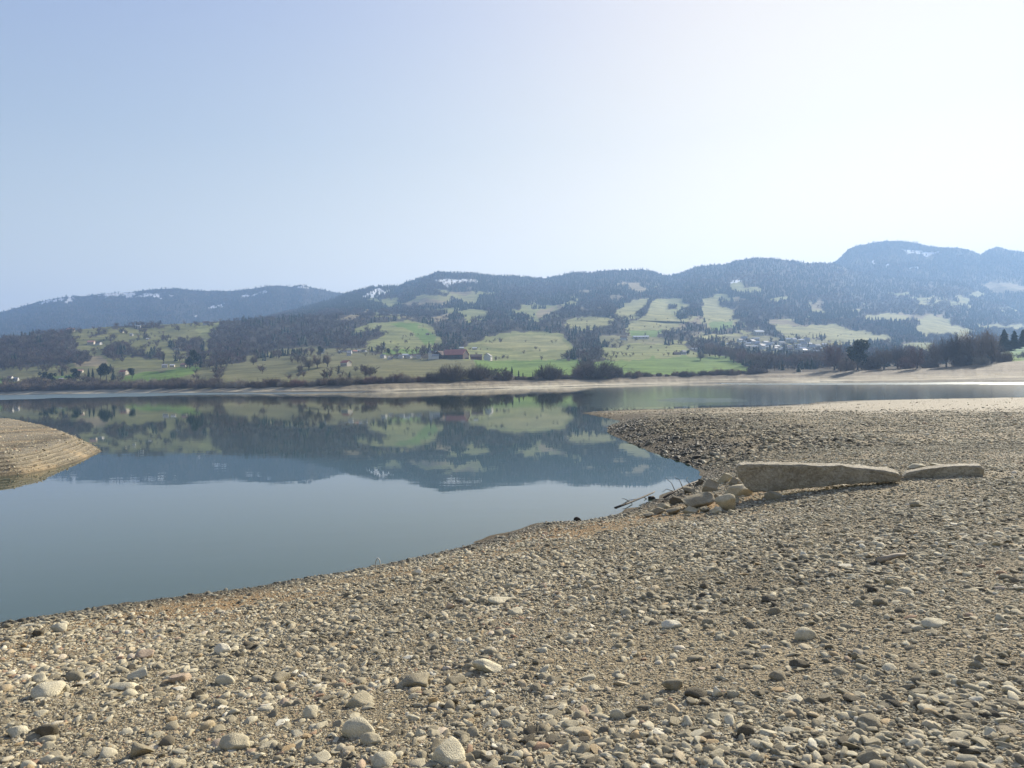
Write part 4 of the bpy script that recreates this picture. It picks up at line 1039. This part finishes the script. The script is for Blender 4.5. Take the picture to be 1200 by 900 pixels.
# ---- single trees as things: unit-height prototypes with trunk and crown
class Kind: pass
def tree_data(name, trunk, crown, crown_mat):
    k_ = Kind(); k_.name = name
    k_.trunk = mesh_obj('trunk', *trunk, M_TRUNK, False).data; k_.crown = mesh_obj('crown', *crown, crown_mat, False).data
    return k_
BARE = [tree_data('bare_tree', trunk_v(.62, .030, None), mound_crown(1, .44, 1250, 700 + i, .0046, .2, .45, 9, .15), MD[[0, 2, 0][i]]) for i in range(3)]
RED = tree_data('bare_tree', trunk_v(.6, .03, None), mound_crown(1, .46, 1250, 720, .0046, .14, .42, 9, .15), M_TWIGRED)
BUSH = [tree_data('bare_shrub', trunk_v(.4, .03, None), mound_crown(1, .85, 2300, 740 + i, .008, -.05, .22, 11, .27), MD[[0, 2, 3, 1][i]]) for i in range(4)]
DOME = tree_data('bare_thicket', trunk_v(.4, .02, None), mound_crown(1, 1.05, 5200, 760, .0065, -.05, .25, 19, .17), M_TWIGDARK)
CONI = [tree_data('conifer_tree', trunk_v(.5, .025, None), cone_layers(1, [.2, .26, .17][i], 11, 780 + i, .06, 13), M_NEEDLE) for i in range(3)]
EVER = tree_data('evergreen_tree', trunk_v(.6, .035, None), leaf_crown(1, .36, 1500, 790, .035), M_EVERGREEN)
POPL = tree_data('poplar_tree', trunk_v(.8, .02, None), bare_crown(1, .20, 34, 12, 795, .009, .1, 3.0), M_TWIGDARK)
def tree(kind, px, ybase, hpx, label, cat, group=None, wide=1.0, D=None):
    yb = interp(px, BANK)
    if D is not None: P_ = at_depth(np.array(float(px)), np.array(float(ybase)), D)
    elif ybase > yb: P_ = near_hill(np.array(float(px)), np.array(float(yb) - .3))
    else: P_ = near_hill(np.array(float(px)), np.array(float(ybase)))
    H = 1.12 * hpx / FPX * P_[1]
    t = empty(kind.name, (P_[0], P_[1], P_[2] - .03 * H), random.uniform(0, 6.28), (H * wide, H * wide, H))
    for nm, me in (('trunk', kind.trunk), ('crown', kind.crown)):
        o_ = bpy.data.objects.new(nm, me); COL.objects.link(o_); o_.parent = t
    return tag(t, label, cat, group)

# right-hand shore
RG = 'trees on the sunny right-hand shore'
for kd, x, yb, h_, w_, lb in (
 (RED, 978, 434, 32, 1.0, 'reddish bare tree at the left end of the right-shore tree line'),
 (BUSH[0], 992, 434, 20, .7, 'brown bare bush between the reddish tree and the dark evergreen'),
 (EVER, 1005, 434, 28, 1.0, 'broad dark evergreen tree, the only green one in the right-shore tree line'),
 (BUSH[1], 1020, 433, 20, .8, 'dark bare bush just right of the broad evergreen'),
 (BARE[0], 1036, 433, 24, 1.1, 'low wide bare tree, second to the right of the evergreen'),
 (BARE[1], 1052, 432, 25, 1.1, 'low bare tree midway between the evergreen and the tall grove'),
 (RED, 1075, 432, 27, 1.0, 'reddish bare tree left of the tall grove'),
 (BUSH[3], 1062, 432, 16, .9, 'low reddish-brown bush under the bare trees of the right shore'),
 (BARE[2], 1097, 430, 28, 1.0, 'bare tree at the left edge of the tall grove'),
 (BARE[1], 1109, 430, 31, .85, 'dark bare tree behind the left edge of the tall grove'),
 (BARE[1], 1121, 429, 35, .8, 'tall dark bare tree with upright limbs in the grove'),
 (BARE[0], 1137, 428, 38, .85, 'tallest bare tree in the grove on the right shore'),
 (BARE[2], 1150, 428, 37, .85, 'tall bare tree right of the tallest one in the grove'),
 (BARE[0], 1162, 427, 35, .85, 'tall bare tree at the right edge of the grove'),
 (BUSH[0], 1174, 425, 17, .8, 'brown bush between the grove and the green knoll'),
 (BUSH[1], 1128, 430, 14, 1.0, 'low dark undergrowth bush in front of the tall grove'),
 (BUSH[1], 1090, 431, 13, 1.0, 'low dark bush in front of the grove\'s left edge'),
 (BUSH[2], 1150, 429, 12, 1.0, 'low pale-brown bush in front of the tallest bare trees')):
    tree(kd, x, yb, h_ * 1.18, lb, 'bush' if 'bush' in kd.name or 'shrub' in kd.name else 'tree', RG, w_ * .9)
for x, yb, h_, lb in ((1177, 412, 29, 'tall dark conifer behind the green knoll, left one of three'), (1189, 409, 24, 'conifer behind the green knoll, middle one of three'), (1199, 406, 22, 'conifer behind the green knoll, right one of three')):
    tree(CONI[1], x, yb, h_ * .85, lb, 'tree', 'conifers behind the green knoll', 1.6, 460)
# big thickets in the middle of the far shore
for kd, x, yb, h_, w_, lb in (
 (DOME, 530, 447, 24, .75, 'big dark leafless thicket below the red-roofed barn, left half'),
 (DOME, 562, 446, 23, .8, 'big dark leafless thicket below the dark red house, right half'),
 (BUSH[1], 590, 446, 16, .9, 'lower dark bush tailing off the right side of the big thicket'),
 (BUSH[1], 508, 449, 16, .9, 'lower dark bush at the left side of the big thicket'),
 (DOME, 642, 444, 21, .85, 'dark bush with a flat top right of the bright green slope'),
 (DOME, 700, 443, 26, 1.08, 'huge domed leafless bush, darkest and roundest on the far shore'),
 (BUSH[3], 678, 443, 17, .9, 'reddish bush leaning on the left of the huge domed one'),
 (BUSH[1], 722, 442, 16, .8, 'dark bush leaning on the right of the huge domed one')):
    tree(kd, x, yb, h_, lb, 'bush', 'bushes along the far shore', w_)
# dark trees on the left shore
LG = 'evergreens on the left far shore'
for kd, x, yb, h_, w_, lb in (
 (EVER, 89, 447, 14, .9, 'dense dark evergreen left of a pink roof on the left shore'),
 (CONI[0], 104, 447, 14, .9, 'slim dark conifer, left one of a pair'), (CONI[2], 109, 447, 14, 1.0, 'slim dark conifer, right one of a pair'),
 (EVER, 118, 446, 17, .9, 'broad dark evergreen left of the red-roofed lake house'), (EVER, 125, 446, 18, .8, 'tall dark evergreen next to the red-roofed lake house'),
 (CONI[1], 133, 446, 13, .9, 'small conifer between the tall evergreen and the lake house'),
 (EVER, 155, 444, 11, 1.0, 'round dark evergreen right of the red-roofed lake house'),
 (EVER, 51, 448, 12, 1.1, 'dark round evergreen near the white cottage'), (EVER, 60, 449, 11, 1.1, 'dark round evergreen, second from the white cottage'), (CONI[0], 73, 440, 9, 1.1, 'small conifer on the bright meadow strip'),
 (EVER, 81, 450, 9, 1.0, 'low dark evergreen at the foot of the dense one'),
 (POPL, 192, 426, 15, 1.0, 'tall slim poplar standing alone on the left hillside'),
 (EVER, 229, 433, 19, .8, 'large dark tree at the end of the left meadow'), (EVER, 222, 434, 13, .9, 'dark tree left of the large one at the end of the left meadow'), (CONI[2], 236, 433, 14, 1.0, 'conifer right of the large dark tree')):
    tree(kd, x, yb, h_, lb, 'tree', LG, w_)
for kd, x, yb, h_, w_, lb in (
 (BARE[1], 297, 430, 11, 1.3, 'lone bare tree on the dull meadow left of the red-roofed cottage'),
 (EVER, 376, 418, 10, .9, 'dark tree beside the white house above the brown slope'),
 (BARE[1], 362, 434, 16, 1.0, 'bare tree behind the shore hedge, left one of three by the red-roofed cottage'), (BARE[2], 372, 432, 17, 1.0, 'bare tree behind the shore hedge, middle one of three by the red-roofed cottage'), (BARE[0], 384, 431, 17, 1.0, 'bare tree behind the shore hedge, right one of three by the red-roofed cottage'),
 (EVER, 456, 419, 8, .9, 'small round evergreen between the two hamlets'), (CONI[0], 503, 412, 11, .8, 'dark conifer directly behind the white chapel'),
 (BARE[2], 510, 412, 10, 1.0, 'bare tree right behind the white chapel'), (BARE[0], 497, 413, 10, 1.0, 'bare tree left behind the white chapel'),
 (BARE[1], 821, 424, 11, 1.3, 'lone bare tree on the green slope right of the small farm'), (EVER, 806, 417, 5, 1.2, 'round dark tree touching the small white farm'),
 (CONI[1], 936, 437, 10, 1.2, 'small dark conifer at the foot of the shore wood')):
    tree(kd, x, yb, h_, lb, 'tree', None, w_)
# hedge of shrubs along the bank top
x = -60.0; j = 0
while x < 900:
    in_gap = (505 < x < 600) or (625 < x < 655) or (672 < x < 725)
    if not in_gap:
        y = float(interp(x, BANK)); hh = (9 + 5 * float(fbm(np.array(x / 18), np.array(0.), 3, 3))) * (1.0 if x < 500 else .55)
        zone = 'left' if x < 250 else 'middle' if x < 505 else 'green-slope'
        lab = {'left': 'leafless dark shrub in the hedge below the left hillside meadows', 'middle': 'leafless brown shrub in the hedge below the bright green field', 'green-slope': 'low leafless shrub in the thin hedge at the foot of the green slope'}[zone]
        tree(BUSH[(j * 7 + int(x)) % 4 if zone == 'middle' else (1 if j % 3 else 0)], x, y - random.uniform(0, 1.2), hh * (random.uniform(.75, 1.2) if zone != 'green-slope' else random.uniform(.45, 1.6)), lab, 'shrub', zone + ' hedge shrubs', random.uniform(.8, 1.1) if zone != 'green-slope' else random.uniform(.8, 1.8))
        if zone == 'left' and j % 2 == 0:
            tree(BUSH[random.choice([0, 1, 2])], x + 3, y - random.uniform(3, 7), hh * random.uniform(.8, 1.1), 'leafless shrub in the second row behind the left shore hedge', 'shrub', 'second row of left hedge shrubs', .9)
    x += random.uniform(6, 9) if x < 505 else random.uniform(3.5, 11); j += 1
# wood on the shore below the village
x = 832.0; j = 0
while x < 975:
    yb = float(interp(x, [(830, 420), (850, 423), (885, 432), (975, 431)]))
    for row in range(2):
        hh = random.uniform(13, 20) - row * 2
        kd = [BARE[0], RED, BARE[2], BARE[0], BARE[2]][(j * 3 + row) % 5] if random.random() < .94 else CONI[0]
        lab = ('dark conifer mixed into the bare shore wood below the village' if kd in CONI else 'bare tree in the front row of the shore wood below the village' if row == 0 else 'bare tree in the back row of the shore wood below the village')
        tree(kd, x + random.uniform(-2, 2), yb - row * 3 - random.uniform(0, 1.5), hh, lab, 'tree', lab, random.uniform(.8, 1.05))
    x += random.uniform(4.5, 6.5); j += 1

# ================================================================== BUILDINGS
M_WHITE = simple_mat('white_render', (.54, .53, .50), .8, .06, .5); M_CREAM = simple_mat('cream_render', (.46, .42, .34), .8, .08, .5)
M_TIMBER = simple_mat('dark_timber', (.075, .05, .038), .8, .2, .6); M_REDTIM = simple_mat('red_timber', (.16, .055, .04), .8, .2, .6)
M_REDROOF = simple_mat('red_tiles', (.37, .14, .10), .8, .12, .5); M_PINKROOF = simple_mat('faded_tiles', (.42, .22, .17), .8, .15, .5); M_GREYROOF = simple_mat('grey_tiles', (.26, .26, .27), .7, .15, .5); M_BROWNROOF = simple_mat('brown_tiles', (.13, .09, .07), .8, .15, .5); M_PALEROOF = simple_mat('pale_metal_roof', (.48, .50, .52), .5, .08, .5)
M_PANE = simple_mat('window_glass', (.04, .05, .06), .2, .1, 1)
def wall_data(w, l, h, rh):
    v_ = [(-w, -l, -1), (w, -l, -1), (w, l, -1), (-w, l, -1), (-w, -l, h), (w, -l, h), (w, l, h), (-w, l, h), (-w, 0, h + rh), (w, 0, h + rh)]
    return v_, [(0, 1, 5, 4), (2, 3, 7, 6), (1, 2, 6, 9, 5), (3, 0, 4, 8, 7)]
def roof_data(w, l, h, rh, ov=.45, th=.22):
    sl = rh / l; e = ov * sl
    t = [(-w - ov, -l - ov, h - e), (w + ov, -l - ov, h - e), (w + ov, 0, h + rh), (-w - ov, 0, h + rh), (-w - ov, l + ov, h - e), (w + ov, l + ov, h - e)]
    v_ = [(a, b_, c_ + th + .03) for a, b_, c_ in t] + [(a, b_, c_ + .03) for a, b_, c_ in t]
    return v_, [(0, 1, 2, 3), (3, 2, 5, 4), (7, 6, 9, 8), (8, 9, 10, 11), (0, 6, 7, 1), (4, 5, 11, 10), (0, 3, 9, 6), (3, 4, 10, 9), (1, 7, 8, 2), (2, 8, 11, 5)]
def win_data(x_, z_, l, sx=.5, sz=.65):
    y_ = -l - .03
    return [(x_ - sx, y_, z_ - sz), (x_ + sx, y_, z_ - sz), (x_ + sx, y_, z_ + sz), (x_ - sx, y_, z_ + sz)] + [(x_ - sx, y_ + .025, z_ - sz), (x_ + sx, y_ + .025, z_ - sz), (x_ + sx, y_ + .025, z_ + sz), (x_ - sx, y_ + .025, z_ + sz)], [(0, 1, 2, 3), (0, 4, 5, 1), (3, 2, 6, 7), (0, 3, 7, 4), (1, 5, 6, 2)]
def house_proto(w, l, h, rh, wm, rm, wins):
    hd = {'wall': mesh_obj('wall', *wall_data(w, l, h, rh), wm, False).data, 'roof': mesh_obj('roof', *roof_data(w, l, h, rh), rm, False).data,
          'win': [mesh_obj('window', *win_data(x_, z_, l), M_PANE, False).data for x_, z_ in wins], 'w': w}
    return hd
def house(hd, px, ybase, wpx, rz, label, name='house', group=None, cat='house', D=None):
    P_ = near_hill(np.array(float(px)), np.array(float(ybase))) if D is None else at_depth(np.array(float(px)), np.array(float(ybase)), D)
    s_ = wpx / FPX * P_[1] / (2 * hd['w'])
    t = empty(name, P_, rz, s_)
    for nm, me in [('wall', hd['wall']), ('roof', hd['roof'])] + [('window', q_) for q_ in hd['win']]:
        o_ = bpy.data.objects.new(nm, me); COL.objects.link(o_); o_.parent = t
    return tag(t, label, cat, group)
W4 = [(-3, 1.5), (-1, 1.5), (1, 1.5), (3, 1.5)]; W8 = W4 + [(x_, 4.1) for x_, _ in W4]
H_BARN = house_proto(9, 6, 3.0, 4.2, M_TIMBER, M_REDROOF, [(-5, 1.5), (0, 1.5), (5, 1.5)])
H_BARND = house_proto(9, 6, 2.6, 4.2, M_TIMBER, M_BROWNROOF, [(-5, 1.5), (2, 1.5)])
H_RED = house_proto(6, 4, 3.4, 2.4, M_REDTIM, M_BROWNROOF, W4)
H_WHITE = house_proto(4.5, 4.5, 5.5, 3.4, M_WHITE, M_GREYROOF, W8)
H_COT = house_proto(5, 4, 4.2, 2.6, M_CREAM, M_REDROOF, W4)
H_PINK = house_proto(5, 4, 3.2, 2.6, M_CREAM, M_PINKROOF, W4)
H_BRN = house_proto(5, 4, 3.2, 2.6, M_WHITE, M_BROWNROOF, W4)
H_GRY = house_proto(5, 4, 4.6, 2.4, M_WHITE, M_GREYROOF, W8)
H_PAL = house_proto(5, 4, 4.0, 2.0, M_CREAM, M_PALEROOF, W4)
H_LONG = house_proto(12, 4, 2.6, 1.8, M_CREAM, M_PALEROOF, [(-8, 1.2), (-3, 1.2), (3, 1.2), (8, 1.2)])
for hd, x_, y_, w_, rz, lb in (
 (H_BARN, 534, 420.5, 26, -.35, 'large farm barn with a bright red roof above the dark thicket'),
 (H_BARND, 520, 420.5, 20, .9, 'dark timber barn joined to the left of the red-roofed one'),
 (H_RED, 558, 420.5, 13, .1, 'dark red timber house between the red barn and the white gable'),
 (H_WHITE, 572, 421, 8, 1.35, 'tall white house with a steep gable right of the dark red one'),
 (H_COT, 405.5, 430, 10, -.5, 'cottage with a bright red roof at the edge of the green field'),
 (H_WHITE, 378, 415, 4.5, .3, 'small white house above the brown slope beside a dark tree'),
 (H_BRN, 350, 413, 4, .2, 'tiny house on the slope left of the small white one'),
 (H_PINK, 83, 388.5, 7, .1, 'red-roofed house on the crest of the left hill'),
 (H_PINK, 107, 403.5, 7, .2, 'pinkish farmhouse on the left hill meadow, left one of two'), (H_BRN, 116, 404, 6, -.2, 'pale farmhouse on the left hill meadow, right one of two'),
 (H_GRY, 162, 384.5, 5, .3, 'white house among bare trees on the top of the left hill'),
 (H_WHITE, 154, 394, 3.2, .3, 'tiny white hut alone high on the left meadow'), (H_PAL, 173, 400, 3.2, .3, 'tiny pale hut on the left meadow, right of the white hut'), (H_PAL, 143, 390, 3, .0, 'tiny pale shed above the white hut on the left meadow'),
 (H_COT, 145, 440, 8, -.15, 'lake house with a red roof among dark evergreens on the left shore'), (H_PINK, 94, 437.5, 6, .2, 'house with a faded pink roof behind the dense evergreen'),
 (H_WHITE, 19, 446.5, 4.5, .2, 'small white cottage on the grass at the left end of the shore'), (H_BRN, 12, 444.5, 5, .1, 'brown-roofed cottage left of the small white one'),
 (H_PAL, 72, 445.5, 4.5, .1, 'pale low hut on the bright meadow strip by the left shore'), (H_PAL, 44, 452.5, 3.5, .1, 'tiny pale boathouse half hidden in the left shore hedge'),
 (H_GRY, 193, 431.5, 6, .4, 'grey-roofed house below the slim poplar'), (H_PAL, 202, 430.5, 5, .2, 'pale house right of the grey-roofed one below the poplar'), (H_PINK, 216, 430, 7, -.2, 'pink-roofed house left of the large dark tree'), (H_BRN, 207, 410, 5, .2, 'brown-roofed chalet on the tan patch of the left hill'), (H_BRN, 242, 381, 7, .2, 'brown chalet on the left hilltop above the brown wood'),
 (H_LONG, 751, 397, 18, .03, 'long low shed with a pale metal roof below the pale slopes'), (H_BRN, 731, 399, 7, .1, 'house left of the long pale-roofed shed'),
 (H_WHITE, 801, 417, 5, .4, 'small white farmhouse on the green slope right of centre'), (H_BARND, 793, 417.5, 8, .2, 'low dark barn left of the small white farmhouse'), (H_LONG, 814, 409.5, 9, .1, 'grey shed above the small white farmhouse'),
 (H_BRN, 501, 392.5, 4, .2, 'lonely hut high on the bright pasture above the chapel'), (H_PAL, 541, 410, 5, .2, 'pale cottage at the lower left foot of the vineyard hill'), (H_PAL, 556, 409.5, 5, .2, 'pale cottage on the vineyard hill, right of the other one'),
 (H_PAL, 889, 393.5, 10, .1, 'white house above the village on the edge of the meadow'), (H_GRY, 914, 395.5, 6, .1, 'grey-roofed house by dark trees above the village')):
    house(hd, x_, y_, w_, rz, lb)
# hamlets and village
def hamlet(pts, label, group, protos, w0, w1):
    for j_, (x_, y_) in enumerate(pts):
        house(protos[j_ % len(protos)], x_, y_, random.uniform(w0, w1), random.uniform(-.6, .6), label, 'house', group)
hamlet([(399, 414), (404, 413), (410, 415), (416, 413.5), (421, 413), (427, 413), (409, 418)], 'small pale house in the hamlet on the wooded slope above the red-roofed cottage', 'hamlet above the cottage', [H_PAL, H_BRN, H_WHITE, H_PINK], 4, 5.5)
hamlet([(457, 422), (465, 420.5), (470, 421), (475, 420.5), (480, 421), (486, 420.5), (491, 421), (511, 417), (449, 421)], 'grey-roofed house in the row at the top of the bright green field', 'row of houses by the chapel', [H_GRY, H_BRN, H_GRY, H_PAL], 5, 7)
vil = []
for row, (y0, x0, x1, n_) in enumerate(((400, 868, 890, 4), (402.5, 855, 950, 13), (405.5, 852, 968, 15), (408.5, 862, 965, 12), (411.5, 905, 960, 7), (414.5, 920, 945, 3))):
    for q_ in range(n_): vil.append((x0 + (x1 - x0) * (q_ + random.uniform(.2, .8)) / n_, y0 + random.uniform(-1.2, 1.2)))
hamlet(vil, 'small pale house in the village behind the bare shore wood', 'village houses', [H_WHITE, H_PAL, H_GRY, H_PAL, H_BRN, H_GRY, H_PAL], 4.2, 7)
# chapel
P_ = near_hill(np.array(504.0), np.array(421.5)); t = empty('chapel', P_, .1, P_[1] / FPX)
mesh_obj('tower', *[np.array([(-2, -2, -1), (2, -2, -1), (2, 2, -1), (-2, 2, -1), (-2, -2, 7.2), (2, -2, 7.2), (2, 2, 7.2), (-2, 2, 7.2)]), [(0, 1, 5, 4), (1, 2, 6, 5), (2, 3, 7, 6), (3, 0, 4, 7), (4, 5, 6, 7)]], M_WHITE, t)
mesh_obj('spire', [(-2.3, -2.3, 7.1), (2.3, -2.3, 7.1), (2.3, 2.3, 7.1), (-2.3, 2.3, 7.1), (-.8, -.8, 9.5), (.8, -.8, 9.5), (.8, .8, 9.5), (-.8, .8, 9.5), (0, 0, 14)], [(0, 1, 5, 4), (1, 2, 6, 5), (2, 3, 7, 6), (3, 0, 4, 7), (4, 5, 8), (5, 6, 8), (6, 7, 8), (7, 4, 8), (3, 2, 1, 0)], M_GREYROOF, t)
wv_, wf_ = wall_data(4, 2.6, 3.2, 2.4); mesh_obj('nave', [(a + 6.2, b_, c_) for a, b_, c_ in wv_], wf_, M_WHITE, t)
wv_, wf_ = roof_data(4, 2.6, 3.2, 2.4, .25); mesh_obj('roof', [(a + 6.2 + .3, b_, c_) for a, b_, c_ in wv_], wf_, M_GREYROOF, t)
tag(t, 'white chapel with a pointed spire at the end of the bright green field', 'chapel')

# ================================================================== AIR
hz = mesh_obj('haze', [(-7000, -200, -4), (7000, -200, -4), (7000, 6000, -4), (-7000, 6000, -4), (-7000, -200, 780), (7000, -200, 780), (7000, 6000, 780), (-7000, 6000, 780)],
              [(3, 2, 1, 0), (4, 5, 6, 7), (0, 1, 5, 4), (1, 2, 6, 5), (2, 3, 7, 6), (3, 0, 4, 7)], [])
mt = bpy.data.materials.new('haze_air'); mt.use_nodes = True; nt = mt.node_tree; nt.nodes.clear()
out = nt.nodes.new('ShaderNodeOutputMaterial'); pv = nt.nodes.new('ShaderNodeVolumePrincipled'); nt.links.new(pv.outputs[0], out.inputs['Volume'])
pv.inputs['Color'].default_value = (.35, .56, .93, 1); pv.inputs['Density'].default_value = 1.95e-4; pv.inputs['Anisotropy'].default_value = .3
hz.data.materials.append(mt); tag(hz, 'thin blue haze over the lake and hills', None, None, 'stuff')

# ================================================================== LIGHT
SUN_EL, SUN_AZ = R(28), R(43)          # azimuth clockwise from +Y
sdir = Vector((math.sin(SUN_AZ) * math.cos(SUN_EL), math.cos(SUN_AZ) * math.cos(SUN_EL), math.sin(SUN_EL)))
sl = bpy.data.lights.new('sun', 'SUN'); sl.energy = 5.0; sl.angle = R(.6); sl.color = (1, .91, .76)
so = bpy.data.objects.new('sun', sl); COL.objects.link(so); so.rotation_euler = sdir.to_track_quat('Z', 'Y').to_euler()
wd = bpy.data.worlds.new('World'); scene.world = wd; wd.use_nodes = True; nt = wd.node_tree
bg = nt.nodes['Background']; sk = nt.nodes.new('ShaderNodeTexSky'); sk.sky_type = 'NISHITA'; sk.sun_disc = False
sk.sun_elevation = SUN_EL; sk.sun_rotation = SUN_AZ; sk.altitude = 700; sk.air_density = 1.0; sk.dust_density = 4.0; sk.ozone_density = 2.5
# the sky's own radiance, rolled off softly towards the glare round the sun
EXPO = 1.0
sc_ = nd(nt, 'ShaderNodeVectorMath', operation='MULTIPLY'); sc_.inputs[1].default_value = (-.35, -.345, -.58); nt.links.new(sk.outputs[0], sc_.inputs[0])
sx_ = nd(nt, 'ShaderNodeSeparateXYZ'); nt.links.new(sc_.outputs[0], sx_.inputs[0]); cx_ = nd(nt, 'ShaderNodeCombineXYZ')
tcw = nd(nt, 'ShaderNodeTexCoord'); sw = nd(nt, 'ShaderNodeSeparateXYZ'); nt.links.new(tcw.outputs['Generated'], sw.inputs[0])
low = ramp(nt, sw.outputs['Z'], [(0.0, (.56, .43, .255)), (.17, (.45, .375, .247)), (.31, (.365, .325, .242)), (.45, (.335, .30, .25))])
lw = nd(nt, 'ShaderNodeSeparateColor'); nt.links.new(low, lw.inputs[0])
for i in range(3):
    nt.links.new(math_(nt, 'MULTIPLY', math_(nt, 'SUBTRACT', 1.0, math_(nt, 'EXPONENT', sx_.outputs[i])), math_(nt, 'MULTIPLY', lw.outputs[i], 3.0 / (.13 * 2 ** EXPO))), cx_.inputs[i])
nt.links.new(cx_.outputs[0], bg.inputs[0]); bg.inputs[1].default_value = .13

vs_ = scene.view_settings; vs_.view_transform = 'Standard'; vs_.look = 'None'; vs_.exposure = EXPO; vs_.gamma = 1; vs_.use_curve_mapping = False
scene.render.engine = 'CYCLES'; cy = scene.cycles
cy.use_denoising = True; cy.max_bounces = 6; cy.diffuse_bounces = 2; cy.glossy_bounces = 3; cy.transparent_max_bounces = 8; cy.volume_bounces = 1
cy.use_adaptive_sampling = True; cy.adaptive_threshold = .012
cy.caustics_reflective = False; cy.caustics_refractive = False
scene.render.film_transparent = False
